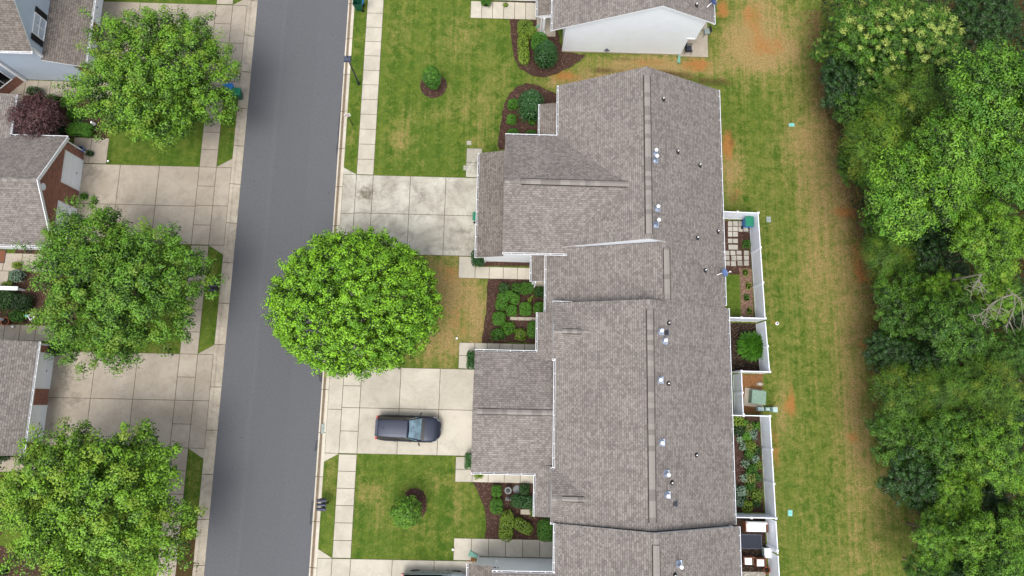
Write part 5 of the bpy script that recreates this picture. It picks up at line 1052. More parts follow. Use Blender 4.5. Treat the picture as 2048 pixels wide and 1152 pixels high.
for lab, px, py, w_, l_, h, m in (('yellow flowering clump by the white railing', 15, 572, .8, .7, .5, 'leaf_lime'), ('blue green round shrub beside the yellow clump', 34, 552, .95, .9, .7, 'leaf_blue'), ('yellow flecked shrub at the path corner', 34, 531, .7, .5, .4, 'leaf_lime'), ('big dark shrub cut by the frame below the railing', 12, 600, 1.6, 1.5, .9, 'leaf_dark'), ('olive shrub under the street tree', 45, 605, 1.5, 1.2, .9, 'leaf_dark'), ('round shrub above the brown planter pot', 35, 632, 1.1, .9, .7, 'leaf_box'), ('dark hedge against the lower brick house', 5, 915, .9, .5, .5, 'leaf_dark'), ('shrub with white blooms at the frame edge', 3, 975, .7, 1.0, .6, 'leaf_blue'), ('shrub at the bottom corner of the big mulch bed', 4, 1143, .7, .6, .6, 'leaf_dark')):
    shrub(lab, px, py, w_, l_, h, m, loose=.16, bright=(.3, .8) if m == 'leaf_lime' else (.2, .6))
# rear yards
rng = np.random.default_rng(5)
def spiky(label, px, py, R, n, h, mat, name='spiky_shrub', cat='shrub', w0=.05, seed=2, curve=.5):
    r2 = np.random.default_rng(seed); c = at(px, py, h*.6); Vs = []; Qs = []; Ts = []; k = 0
    for i in range(n):
        a = r2.uniform(0, 6.28); rr = R*r2.uniform(.3, 1)**.6; s0 = np.array([math.cos(a), math.sin(a), 0])*rr*.25+np.append(r2.uniform(-.42, .42, 2)*R, 0); e = s0*.6+np.array([math.cos(a), math.sin(a), 0])*rr*.7; zt = h*r2.uniform(.7, 1.0)*(1-.35*rr/R); side = np.array([-math.sin(a), math.cos(a), 0])*w0*r2.uniform(.6, 1.2)
        p = [s0+np.array([0, 0, h*.3*r2.random()]), s0*.4+e*.5+np.array([0, 0, zt]), e+np.array([0, 0, zt*(1-curve)])]
        for A_, B_, wa, wb in ((p[0], p[1], .6, 1.0), (p[1], p[2], 1.0, .1)):
            Vs += [A_-side*wa, A_+side*wa, B_+side*wb, B_-side*wb]; Qs.append([k, k+1, k+2, k+3]); k += 4; t = r2.uniform(.2, .9); Ts += [[t, 0]]*4
    o = bpy.data.objects.new(name, np_mesh(name, np.array(Vs), np.array(Qs), [mat], np.zeros(len(Qs)), np.array(Ts))); COL.objects.link(o); o.location = (c.x, c.y, 0); return tag(o, label, cat)
spiky('large spiky green shrub leaning on the white fence', 1505, 692, 1.15, 1500, 1.5, 'leaf_box', w0=.05, curve=.3)
spiky('yellow green spiky plant under the wing gutter', 958, 949, .45, 80, .35, 'leaf_lime', 'spiky_plant', 'plant', .03)
spiky('dry branching twigs lying on mulch beside the clipped hedge', 131, 243, .4, 30, .2, 'leaf_dead', 'dry_plant', 'plant', .015)
shrub('low plant in the square bed by the pavers', 1493, 488, .6, .65, .3, 'leaf_box', loose=.3)
for i, (px, py) in enumerate(((1491, 545), (1497, 572), (1493, 595), (1499, 622))): shrub(('low sprawling plant nearest the pavers in the wood chip strip', 'second low plant along the wood chip strip', 'greenest low plant of the wood chip strip', 'low plant at the far end of the wood chip strip')[i], px, py, .45, .55, .22, ('leaf_lime', 'leaf_lime', 'leaf_box', 'leaf_lime')[i], loose=.35, name='small_plant', cat='plant', dens=.6)
fl = [(1475, 843, .8, 'leaf_lime'), (1490, 846, .5, 'leaf_box'), (1497, 855, .7, 'leaf_flower'), (1477, 860, .8, 'leaf_dark'), (1511, 852, .6, 'leaf_box'), (1505, 868, .7, 'leaf_blue'), (1493, 872, .7, 'leaf_box'), (1479, 878, .45, 'leaf_blue'), (1486, 893, .5, 'leaf_blue'), (1501, 893, .8, 'leaf_lime'), (1514, 902, .6, 'leaf_dark'), (1497, 908, .7, 'leaf_box'), (1510, 918, .6, 'leaf_blue'), (1491, 928, .55, 'leaf_blue'), (1514, 929, .6, 'leaf_lime'), (1503, 940, .8, 'leaf_box'), (1488, 955, .5, 'leaf_blue'), (1501, 957, .7, 'leaf_flower'), (1514, 955, .6, 'leaf_dark'), (1500, 972, .7, 'leaf_box'), (1480, 982, .8, 'leaf_blue'), (1496, 985, .5, 'leaf_flower'), (1513, 990, .8, 'leaf_lime'), (1477, 1004, .7, 'leaf_blue'), (1494, 1012, .8, 'leaf_lime'), (1512, 1006, .6, 'leaf_dark'), (1488, 1000, .6, 'leaf_dark')]
KN = {'leaf_lime': 'yellow green', 'leaf_box': 'fresh green', 'leaf_flower': 'pink and cream flowering', 'leaf_dark': 'dark green', 'leaf_blue': 'pale blue green'}
ORD = ['first', 'second', 'third', 'fourth', 'fifth', 'sixth', 'seventh', 'eighth', 'ninth']; cnt = {}
for px, py, s_, m in fl:
    cnt[m] = cnt.get(m, 0)+1
    shrub('%s %s plant from the upper end of the fenced flower bed' % (ORD[cnt[m]-1], KN[m]), px, py, s_*.95, s_, .5*s_+.15, m, loose=.32, bright=(.3, .9), group='plants in the fenced flower bed', name='flowering_plant', cat='plant', leaf=.10)

# ================================================================== VEHICLES
def loft(mb, secs, m, close=True):
    n = len(secs[0]); V = [p for s_ in secs for p in s_]; F = []
    for i in range(len(secs)-1):
        for k in range(n-1): F.append((i*n+k, i*n+k+1, (i+1)*n+k+1, (i+1)*n+k))
    if close: F.append(tuple(range(n))[::-1]); F.append(tuple(range((len(secs)-1)*n, len(secs)*n)))
    mb.mesh(V, F, m)
def car(label, paint, loc, rz):
    t = thing('parked_car', label, 'car', group='cars parked on the driveways')
    def lerp(x, T_):
        for (a, va), (b, vb) in zip(T_[:-1], T_[1:]):
            if x <= b: return va+(vb-va)*max(0, (x-a)/(b-a))
        return T_[-1][1]
    HW = [(-2.27, .60), (-2.22, .76), (-2.1, .85), (-1.8, .905), (-1.3, .925), (.9, .925), (1.4, .93), (1.75, .90), (1.98, .80), (2.14, .64), (2.24, .44), (2.28, .28)]
    ZT = [(-2.27, .92), (-2.1, 1.02), (-1.6, 1.05), (.2, 1.03), (1.0, 1.06), (1.5, 1.00), (1.9, .92), (2.1, .84), (2.2, .74), (2.28, .60)]
    secs = []
    for x in (-2.27, -2.22, -2.1, -1.9, -1.6, -1.2, -.7, -.2, .3, .7, 1.0, 1.3, 1.55, 1.75, 1.9, 2.02, 2.12, 2.2, 2.25, 2.28):
        w_ = lerp(x, HW); z = lerp(x, ZT); zb = .24 if abs(x) < 2.0 else .30
        half = [(w_*.90, zb), (w_*.985, .38), (w_, .55), (w_*.995, .70), (w_*.965, z-.10), (w_*.90, z-.025), (w_*.80, z), (w_*.55, z+.022), (w_*.25, z+.034)]
        secs.append([(x, -a, b) for a, b in half]+[(x, a, b) for a, b in half[::-1]])
    b = MB(); loft(b, [s_+[s_[0]] for s_ in secs], paint); body = b.build('body', t, True)
    # glasshouse
    def ring(z, x0, x1, x2, hw0, hw1):
        return [(x0, -hw0*.93, z), (x0+.16, -hw0, z), (x1, -hw1, z), (x2, -hw1*.94, z), (x2+.04, -hw1*.5, z), (x2+.05, 0, z), (x2+.04, hw1*.5, z), (x2, hw1*.94, z), (x1, hw1, z), (x0+.16, hw0, z), (x0, hw0*.93, z), (x0-.03, 0, z)]
    r0_ = ring(1.02, -2.12, .55, 1.00, .80, .82); r1_ = ring(1.62, -2.0, -.05, .12, .58, .615)
    g = MB(); n = 12
    g.mesh(r0_+r1_, [(k, (k+1) % n, n+(k+1) % n, n+k) for k in (0, 1, 8, 9, 10, 11)], 'tinted_glass'); g.build('side_window', t)
    ws = MB(); ws.mesh(r0_+r1_, [(k, (k+1) % n, n+(k+1) % n, n+k) for k in (2, 3, 4, 5, 6, 7)], 'windshield'); ws.build('windshield', t)
    cw = MB(); loft(cw, [[(x, u*(.80 if x < 1.05 else .74), 1.075+.036*(1-u*u)+(.0 if x < 1.1 else -.004)) for u in (-1, -.6, -.2, .2, .6, 1)]+[(x, .7, 1.0), (x, -.7, 1.0), (x, -(.80 if x < 1.05 else .74), 1.075)] for x in (.94, 1.04, 1.18)], 'black'); cw.build('wiper_cowl', t)
    # roof skin with ribs
    rf = MB(); xs = [-2.06, -1.95, -1.7, -1.2, -.7, -.3, -.02, .11]; secs = []
    for x in xs:
        hw = lerp(x, [(-2.06, .53), (-1.9, .585), (-.1, .62), (.11, .60)]); zz = lerp(x, [(-2.06, 1.595), (-1.7, 1.64), (-.7, 1.66), (.11, 1.625)])
        pts_ = []
        for k in range(21):
            u = -1+k/10; rib = .0035*math.cos(k*math.pi)*(1 if 3 < k < 17 and -1.8 < x < -.05 else 0); pts_.append((x, u*hw, zz+.028*(1-u*u)+rib))
        secs.append(pts_+[(x, hw, zz-.05), (x, -hw, zz-.05), pts_[0]])
    loft(rf, secs, paint); rf.build('roof', t, True)
    tg = MB(); tg.box(-2.29, -2.02, -.66, .66, .70, 1.12, 'dark_glass', tp=.05); tg.build('rear_window', t)
    sp = MB(); sp.box(-2.20, -2.0, -.54, .54, 1.585, 1.635, paint, tp=.015); sp.build('spoiler', t)
    rl = MB()
    for s_ in (-1, 1): rl.tube((-1.85, s_*.605, 1.70), (-.15, s_*.63, 1.70), .018, .018, 'black', 6); rl.tube((-1.85, s_*.605, 1.62), (-1.85, s_*.605, 1.70), .018, .018, 'black', 6); rl.tube((-.15, s_*.63, 1.62), (-.15, s_*.63, 1.70), .018, .018, 'black', 6)
    rl.build('roof_rail', t); an = MB(); an.box(-1.70, -1.55, -.022, .022, 1.66, 1.72, 'black', tp=.01); an.build('antenna', t)
    for s_ in (-1, 1):
        p = MB(); loft(p, [[(1.0, s_*.80, 1.05), (.93, s_*.83, 1.05), (.93, s_*.80, 1.08), (1.0, s_*.77, 1.08), (1.0, s_*.80, 1.05)], [(.13, s_*.60, 1.62), (.05, s_*.625, 1.60), (.05, s_*.60, 1.66), (.13, s_*.57, 1.64), (.13, s_*.60, 1.62)]], paint); p.build('pillar', t)
        m_ = MB(); T = Matrix.Translation((.78, s_*.93, 1.02)) @ Matrix.Rotation(math.radians(-s_*22), 4, 'Z'); m_.box(-.05, .06, min(0, s_*.24), max(0, s_*.24), -.03, .12, 'black', T, tp=.02); m_.build('mirror', t)
        hl = MB(); P = [(1.72, s_*.885, .80), (1.95, s_*.80, .78), (2.10, s_*.64, .74), (2.17, s_*.56, .70), (2.05, s_*.60, .84), (1.86, s_*.76, .875), (1.70, s_*.84, .90)]
        hl.mesh([(x+.012, y+s_*.012, z+.018) for x, y, z in P]+[(x-.05, y-s_*.06, z-.05) for x, y, z in P], [tuple(range(7)), tuple(range(7, 14))[::-1]]+[(i, (i+1) % 7, 7+(i+1) % 7, 7+i) for i in range(7)], 'lamp_clear'); hl.build('headlight', t)
        tl = MB(); tl.box(-2.30, -2.12, min(s_*.52, s_*.83), max(s_*.52, s_*.83), .82, .98, 'lamp_red', tp=.03); tl.build('taillight', t)
        for x in (-1.42, 1.40):
            w_ = MB(); w_.lathe([(.20, -.12), (.30, -.12), (.345, -.08), (.345, .08), (.30, .12), (.20, .12)], 'rubber', 24, (0, 0, 0), Matrix.Translation((x, s_*.80, .345)) @ Matrix.Rotation(math.pi/2, 4, 'X')); wo_ = w_.build('wheel', t)
            ri = MB(); TT = Matrix.Translation((x, s_*.85, .345)) @ Matrix.Rotation(-s_*math.pi/2, 4, 'X')
            ri.lathe([(.235, .0), (.225, .075), (.20, .075), (.19, .02)], 'rim', 20, (0, 0, 0), TT); ri.lathe([(.06, 0), (.055, .07), (.01, .075)], 'rim', 12, (0, 0, 0), TT)
            for k in range(10): a = 2*math.pi*k/10; ri.tube(tuple(TT @ Vector((.05*math.cos(a), .05*math.sin(a), .055))), tuple(TT @ Vector((.21*math.cos(a), .21*math.sin(a), .05))), .018, .014, 'rim', 5)
            ri.build('rim', wo_)
        for x in (-.95, .1): h_ = MB(); h_.box(x, x+.17, min(s_*.925, s_*.95), max(s_*.925, s_*.95), .86, .89, 'black'); h_.build('door_handle', t)
    gr = MB(); gr.box(2.14, 2.285, -.34, .34, .50, .68, 'black', tp=.02); gr.build('grille', t); e = MB(); e.box(2.24, 2.30, -.05, .05, .62, .70, 'lamp_clear', tp=.01); e.build('badge', t)
    bp = MB(); bp.box(-2.32, -2.2, -.60, .60, .36, .62, 'black', tp=.03); bp.build('rear_bumper', t)
    t.location = loc; t.rotation_euler = (0, 0, rz); return t
c = at(817, 857, .75); car('dark graphite estate car with ribbed roof parked nose to the garage', 'paint_dark', (c.x, c.y, .034), math.radians(-1.0))
c = at(872, 1142, .35); car('silver green car mostly cut by the bottom edge', 'paint_sage', (c.x, c.y-.90, .034), 0)
# ================================================================== STREET FURNITURE AND SMALL THINGS
# lamp
b = at(718, 168); t = thing('street_lamp', 'dark post street lamp with square grey head by the kerb', 'street lamp', (b.x, b.y, 0))
m_ = MB(); m_.lathe([(.13, 0), (.12, .12), (.075, .2), (.065, 2.0), (.05, 3.85)], 'dark_metal', 12); m_.build('post', t)
m_ = MB(); m_.box(-.30, .24, -.24, .24, 3.85, 3.98, 'lamp_grey', tp=.03); m_.box(-.25, .19, -.19, .19, 3.98, 4.03, 'lamp_grey', tp=.03); h_ = m_.build('lamp_head', t)
m_ = MB(); m_.lathe([(.05, 4.03), (.05, 4.09), (.03, 4.11)], 'black', 10, (0, .06, 0)); m_.build('photocell', h_)
# sign
b = at(706, 251); t = thing('street_sign', 'small white and red sign plate on a dark post', 'sign', (b.x, b.y, 0))
m_ = MB(); m_.box(-.025, .025, -.025, .025, 0, 2.15, 'dark_metal'); m_.build('post', t)
T = Matrix.Translation((0, -.04, 1.75)) @ Matrix.Rotation(math.radians(18), 4, 'Z')
m_ = MB(); m_.box(-.23, .23, -.012, .0, 0, .46, 'cap_white', T); pl = m_.build('sign_plate', t)
m_ = MB()
for k in range(18):
    a = 2*math.pi*k/18; a2 = 2*math.pi*(k+1)/18
    q = [(math.cos(a)*.17, -.016, .27+math.sin(a)*.17), (math.cos(a2)*.17, -.016, .27+math.sin(a2)*.17), (math.cos(a2)*.13, -.016, .27+math.sin(a2)*.13), (math.cos(a)*.13, -.016, .27+math.sin(a)*.13)]; m_.mesh([tuple(T @ Vector(p)) for p in q], [(0, 1, 2, 3)], 'red')
m_.mesh([tuple(T @ Vector(p)) for p in [(-.12, -.017, .37), (-.09, -.017, .40), (.12, -.017, .17), (.09, -.017, .14)]], [(0, 1, 2, 3)], 'red'); m_.build('sign_marks', pl)
# mailboxes
def mailboxes(label, px, py, n, rz):
    b = at(px, py); t = thing('mailbox_stand', label, 'mailboxes', (b.x, b.y, 0), math.radians(rz), group='shared mailbox posts along the street')
    m_ = MB(); m_.box(-.05, .05, -.05, .05, 0, 1.12, 'black'); m_.build('post', t); m_ = MB(); m_.box(-.34, .10, -.42, -.36, 1.02, 1.07, 'black'); m_.box(-.34, .10, .36, .42, 1.02, 1.07, 'black'); m_.box(-.12, .04, -.46, .46, .98, 1.04, 'black'); m_.tube((.0, 0, .55), (-.25, 0, 1.0), .025, .025, 'black', 6); m_.build('support_arm', t)
    for k in range(n):
        y0 = (k-(n-1)/2)*.28; m_ = MB(); P = [(-.11, 0), (.11, 0), (.11, .12), (.095, .19), (.05, .235), (0, .25), (-.05, .235), (-.095, .19), (-.11, .12)]
        loft(m_, [[(x, y0+a*.95, 1.07+b_) for a, b_ in P+[P[0]]] for x in (-.42, .16)], 'mail_grey'); o = m_.build('mailbox', t)
        m_ = MB(); loft(m_, [[(x, y0+a*1.02, 1.062+b_*1.03) for a, b_ in P+[P[0]]] for x in (-.46, -.42)], 'black'); m_.build('door', o)
        m_ = MB(); m_.box(-.18, -.15, y0+.108, y0+.118, 1.14, 1.30, 'red'); m_.build('flag', o)
    return t
M['mail_grey'] = simple('dark_grey_mailbox', (66, 70, 86), .35, .5, .4, .12)
mailboxes('triple dark mailbox stand on the kerb lawn by the young tree', 656, 1005, 3, 2); mailboxes('triple dark mailbox stand under the edge of the wide street tree', 436, 578, 3, 180)
# wheeled bins
def bin_(label, px, py, rz, body='bin_green', lid='bin_green', open_=False, z=0.03, name='wheeled_bin'):
    b = at(px, py); t = thing(name, label, 'bin', (b.x, b.y, z), math.radians(rz), group='wheeled rubbish bins')
    m_ = MB(); a0, a1, b0, b1, H_ = .22, .29, .24, .34, 1.0; th = .02
    lo = [(-a0, -b0, .06), (a0, -b0, .06), (a0, b0, .06), (-a0, b0, .06)]; hi = [(-a1, -b1, H_), (a1, -b1, H_), (a1, b1, H_), (-a1, b1, H_)]; hi2 = [(-a1+th, -b1+th, H_), (a1-th, -b1+th, H_), (a1-th, b1-th, H_), (-a1+th, b1-th, H_)]; lo2 = [(-a0+th, -b0+th, .2), (a0-th, -b0+th, .2), (a0-th, b0-th, .2), (-a0+th, b0-th, .2)]
    m_.mesh(lo+hi+hi2+lo2, [(3, 2, 1, 0)]+[(i, (i+1) % 4, 4+(i+1) % 4, 4+i) for i in range(4)]+[(4+i, 4+(i+1) % 4, 8+(i+1) % 4, 8+i) for i in range(4)]+[(8+i, 8+(i+1) % 4, 12+(i+1) % 4, 12+i) for i in range(4)]+[(12, 13, 14, 15)], body)
    m_.box(-a1-.015, a1+.015, b1, b1+.03, H_-.06, H_+.0, body); m_.box(-a1-.02, a1+.02, -b1-.02, -b1, H_-.05, H_+.0, body); m_.build('body', t)
    m_ = MB(); 
    if open_: T = Matrix.Translation((0, b1+.04, H_)) @ Matrix.Rotation(math.radians(-112), 4, 'X') @ Matrix.Translation((0, -b1-.04, 0))
    else: T = Matrix.Translation((0, 0, H_))
    m_.box(-a1-.02, a1+.02, -b1-.03, b1+.04, .005, .03, lid, T); m_.box(-a1+.02, a1-.02, -b1+.02, b1-.03, .03, .065, lid, T, tp=.05); m_.box(-.10, .10, -b1-.06, -b1-.03, .005, .028, lid, T); m_.build('lid', t)
    m_ = MB(); m_.tube((-a1+.02, b1+.07, H_-.02), (a1-.02, b1+.07, H_-.02), .016, .016, body, 8); m_.box(-a1, -a1+.04, b1, b1+.08, H_-.05, H_, body); m_.box(a1-.04, a1, b1, b1+.08, H_-.05, H_, body); m_.build('handle', t)
    for s_ in (-1, 1):
        m_ = MB(); m_.lathe([(.03, -.03), (.12, -.03), (.125, 0), (.12, .03), (.03, .03)], 'rubber', 16, (0, 0, 0), Matrix.Translation((s_*(a0+.04), b0+.02, .12)) @ Matrix.Rotation(math.pi/2, 4, 'Y')); m_.build('wheel', t)
    return t
bin_('green wheeled bin with its blue lid hanging open on the kerb', 720, 18, -90, 'bin_dark_green', 'bin_blue', True); bin_('green lidded blue bin inside the white fence corner', 1489, 450, 180, 'bin_blue', 'bin_green'); bin_('green bin half hidden below the front roof edge', 957, 440, 90, 'bin_green', 'bin_green')
bin_('blue bin under the outer branches of the upper street tree', 466, 186, 90, 'bin_blue', 'bin_blue'); bin_('green bin next to the blue one under the upper street tree', 481, 195, 90, 'bin_dark_green', 'bin_green'); bin_('blue bin against the lower garage door of the brick gable house', 146, 462, -90, 'bin_blue', 'bin_blue')
# utility lids
def lid(label, px, py, w_, l_, m, h=.05, rz=0):
    b = at(px, py); o = thing('utility_box', label, 'utility lid', (b.x, b.y, 0), math.radians(rz)); m_ = MB(); m_.box(-w_/2-.03, w_/2+.03, -l_/2-.03, l_/2+.03, -.05, h-.02, 'lid_grey'); m_.build('rim', o)
    m_ = MB(); m_.box(-w_/2, w_/2, -l_/2, l_/2, 0, h, m, tp=.01); m_.box(-.03, .03, -.012, .012, h, h+.01, 'black'); m_.build('cover', o)
lid('teal utility cover alone on the open back grass', 1583, 250, .40, .24, 'lid_teal', rz=2); lid('grey utility cover beside the fence corner', 1537, 439, .28, .38, 'lid_grey'); lid('teal utility cover in the lower back grass', 1580, 1026, .28, .38, 'lid_teal', rz=-4)
lid('pale stone cover in the front grass by the path', 938, 286, .30, .26, 'stone'); lid('narrow pale cover at the edge of the short path', 930, 336, .18, .30, 'stone'); lid('metal plate set into the kerb by the driveway', 646, 857, .16, .62, 'lid_grey', .075, rz=0)
b = at(1554, 647); t = thing('cleanout_cap', 'round white pipe cap on bare soil outside the fence', 'pipe cap', (b.x, b.y, 0)); m_ = MB(); m_.lathe([(.13, 0), (.13, .06), (.10, .08)], 'cap_white', 14); m_.build('collar', t); m_ = MB(); m_.lathe([(.07, .07), (.07, .10), (.02, .11)], 'lamp_grey', 10); m_.build('cap', t)
for lab, px, py in (('white ball marker on the lawn beside the dry patch', 914, 677), ('white ball marker at the lawn corner by the lowest path', 906, 1098), ('white dome light beside the left lower path', 29, 654), ('white dome light on the grass edge of the brick house drive', 219, 324)):
    b = at(px, py); t = thing('path_light', lab, 'path light', (b.x, b.y, 0)); m_ = MB(); m_.lathe([(.02, 0), (.02, .18)], 'black', 8); m_.build('stake', t); m_ = MB(); m_.lathe([(.08, .18), (.085, .21), (.06, .26), (.01, .28)], 'cap_white', 12); m_.build('globe', t)
# transformer, pedestals, false rock
b = at(1509, 795); t = thing('transformer_box', 'faded green transformer cabinet on a concrete pad', 'transformer', (b.x, b.y, 0), math.radians(-6)); m_ = MB(); m_.box(-.78, .60, -.68, .62, -.02, .12, 'concrete_warm'); m_.build('pad', t)
m_ = MB(); m_.box(-.48, .50, -.45, .47, .12, .80, 'box_green'); m_.build('cabinet', t); m_ = MB(); m_.box(-.51, .53, -.48, .50, .80, .86, 'box_green', tp=.02); o = m_.build('lid', t); m_ = MB(); m_.box(-.03, .03, -.50, -.47, .45, .55, 'black'); m_.build('latch', t)
for lab, px, py, w_, l_, h in (('widest pale utility pedestal of the three in a row', 1517, 818, .42, .26, .45), ('shortest middle utility pedestal of the three', 1532, 818, .28, .22, .30), ('tallest square pale utility pedestal of the three', 1542, 819, .34, .34, .75)):
    b = at(px, py); t = thing('utility_pedestal', lab, 'utility box', (b.x, b.y, 0), 0, 'pale utility pedestals'); m_ = MB(); m_.box(-w_/2, w_/2, -l_/2, l_/2, -.02, h, 'box_mint', tp=.01); m_.build('body', t); m_ = MB(); m_.box(-w_/2-.02, w_/2+.02, -l_/2-.02, l_/2+.02, h, h+.07, 'box_mint', tp=.03); m_.build('cap', t)
def rock(label, px, py, a, b_, h, m='stone', rz=0, name='rock', cat='rock'):
    p = at(px, py); mb = MB(); rr = random.Random(int(px+py)); prof = []
    for i in range(6):
        ph = i/5*math.pi/2; prof.append([(math.cos(t_)*a*math.cos(ph)*rr.uniform(.9, 1.08), math.sin(t_)*b_*math.cos(ph)*rr.uniform(.9, 1.08), h*math.sin(ph)) for t_ in [2*math.pi*k/12 for k in range(12)]])
    V = [q for s_ in prof for q in s_]; F = [(i*12+k, i*12+(k+1) % 12, (i+1)*12+(k+1) % 12, (i+1)*12+k) for i in range(5) for k in range(12)]
    mb.mesh(V, F, m); o = mb.build(name, smooth=True); o.location = (p.x, p.y, 0); o.rotation_euler = (0, 0, math.radians(rz)); return tag(o, label, cat)
rock('smooth pale boulder above the green transformer', 1519, 768, .26, .17, .28)
rock('flat pale rock on mulch near the purple tree', 94, 232, .24, .14, .12, rz=-35)
# stone edging and slabs
def blk(label, x0, y0, x1, y1, h, m='stone', name='stone_edging', cat='stone'):
    a = at(x0, y0); b = at(x1, y1); mb = MB(); L_ = a.x; n = max(1, round((b.x-a.x)/.62)); c = ((a.x+b.x)/2, (a.y+b.y)/2)
    for k in range(n): xa = a.x+(b.x-a.x)*k/n+.004; xb = a.x+(b.x-a.x)*(k+1)/n-.004; mb.box(xa-c[0], xb-c[0], b.y-c[1], a.y-c[1], -.02, h, m, tp=.008)
    o = mb.build(name); o.location = (*c, 0); return tag(o, label, cat)
blk('long pale stone drain channel through the shrub bed', 1020, 634, 1080, 642, .16); blk('short pale stone slab beside the long dark hedge', 1041, 1018, 1064, 1029, .14, name='stone_slab')
# garden ornaments
def lathe_thing(name, label, cat, px, py, prof, m, parts=(), n=16):
    b = at(px, py); t = thing(name, label, cat, (b.x, b.y, 0))
    for pn, pr, mm in ((parts) or (('body', prof, m),)):
        q = MB(); q.lathe(pr, mm, n); q.build(pn, t, True)
    return t
lathe_thing('bird_bath', 'dark metal bird bath with ring rim above the statues', 'bird bath', 1016, 979, None, None, (('pedestal', [(.16, 0), (.07, .08), (.06, .5)], 'grey_stone'), ('bowl', [(.06, .5), (.24, .6), (.25, .64), (.20, .63), (.05, .57)], 'grey_stone'), ('water', [(.17, .605), (.01, .606)], 'dark_glass')))
lathe_thing('stepping_stone', 'round grey disc between the bird bath and dark shrub', 'stepping stone', 1034, 979, [(.30, 0), (.30, .07), (.27, .09), (.02, .09)], 'grey_stone')
t = thing('garden_statue', 'grey stone figure statue standing by the clipped balls', 'statue', at(1017, 997)); q = MB(); q.lathe([(.16, 0), (.15, .08), (.12, .10), (.14, .3), (.10, .45), (.06, .52), (.07, .58), (.05, .66), (.01, .69)], 'grey_stone', 12); q.build('body', t, True); q = MB(); q.box(-.2, .2, -.12, .1, 0, .07, 'stone'); q.build('plinth', t)
q = MB(); q.tube((-.1, 0, .42), (-.24, -.10, .30), .045, .03, 'grey_stone'); q.tube((.1, 0, .42), (.2, -.12, .34), .045, .03, 'grey_stone'); q.build('arm', t, True)
t = thing('garden_statue', 'white rabbit like statue at the end of the smooth hedge', 'statue', at(189, 249)); q = MB(); q.lathe([(.13, 0), (.15, .12), (.11, .26), (.08, .32), (.10, .38), (.06, .46), (.01, .48)], 'cap_white', 12); q.build('body', t, True); q = MB(); q.tube((-.04, .02, .44), (-.06, .05, .58), .025, .012, 'cap_white'); q.tube((.04, .02, .44), (.06, .05, .58), .025, .012, 'cap_white'); q.build('ear', t, True)
t = thing('garden_statue', 'dark small figure statue beside the white one', 'statue', at(192, 261)); q = MB(); q.lathe([(.1, 0), (.11, .1), (.07, .25), (.08, .33), (.01, .37)], 'black', 12); q.build('body', t, True); q = MB(); q.tube((0, 0, .25), (.16, -.05, .28), .03, .02, 'cap_white'); q.build('arm', t, True)
lathe_thing('planter_pot', 'pale ring planter between the two clipped hedges', 'planter', 134, 263, None, None, (('pot', [(.10, 0), (.14, .3), (.15, .32), (.11, .32), (.10, .2), (.01, .2)], 'stone'), ('soil', [(.1, .24), (.01, .25)], 'mulch_dark')))
lathe_thing('planter_pot', 'blue glazed pot on the path by the brick garage', 'planter', 168, 302, None, None, (('pot', [(.14, 0), (.22, .3), (.23, .5), (.20, .5), (.16, .34), (.01, .34)], 'pot_blue'), ('soil', [(.19, .42), (.01, .43)], 'mulch_dark')))
lathe_thing('planter_pot', 'brown round planter pot at the path corner under the shrubs', 'planter', 17, 644, None, None, (('pot', [(.20, 0), (.30, .35), (.31, .42), (.27, .42), (.22, .3), (.01, .3)], 'terracotta'), ('soil', [(.25, .36), (.01, .37)], 'mulch_dark')))
t = thing('garden_lantern', 'white square frame lantern in the bed under the street tree', 'lantern', at(72, 635), math.radians(35)); q = MB()
for a, b_ in ((-1, -1), (1, -1), (1, 1), (-1, 1)): q.box(a*.17-.025, a*.17+.025, b_*.17-.025, b_*.17+.025, 0, .5, 'trim')
q.build('frame', t); q = MB()
for x0, x1, y0, y1 in ((-.2, .2, -.2, -.15), (-.2, .2, .15, .2), (-.2, -.15, -.15, .15), (.15, .2, -.15, .15)): q.box(x0, x1, y0, y1, .5, .55, 'trim')
q.build('top_rim', t)
t = thing('gazing_ball', 'turquoise ball ornament beside the white lantern', 'ornament', at(61, 633)); q = MB(); q.lathe([(.08, 0), (.04, .1), (.04, .3)], 'stone', 10); q.build('stand', t, True); q = MB(); q.lathe([(.02, .3), (.08, .33), (.12, .42), (.08, .51), (.01, .54)], 'lid_teal', 14); q.build('ball', t, True)
# white railing and post at the frame edge
t = thing('porch_railing', 'white railing board running out between the left garden beds', 'railing', at(20, 580)); q = MB(); q.box(-1.6, 1.15, -.14, .14, .80, .88, 'trim'); q.build('top_rail', t); q = MB(); q.box(-1.6, 1.1, -.03, .03, .10, .16, 'trim'); q.build('bottom_rail', t)
for k in range(14): q = MB(); q.box(-1.5+k*.19, -1.46+k*.19, -.02, .02, .16, .80, 'trim'); q.build('baluster', t)
q = MB(); q.box(1.0, 1.12, -.06, .06, 0, .8, 'trim'); q.build('post', t)
t = thing('porch_post', 'white porch post next to the brown planter pot', 'post', at(12, 640)); q = MB(); q.box(-.09, .09, -.09, .09, 0, .95, 'trim'); q.build('shaft', t); q = MB(); q.box(-.14, .14, -.14, .14, .95, 1.05, 'trim', tp=.03); q.build('cap', t)
t = thing('doormat', 'dark brown doormat on the left path', 'doormat', at(3, 513, 0)); q = MB(); q.box(-.32, .32, -.5, .5, .034, .05, 'rug'); q.build('mat', t); q = MB(); q.box(-.28, .28, -.46, .46, .05, .053, 'wood'); q.build('inlay', t)
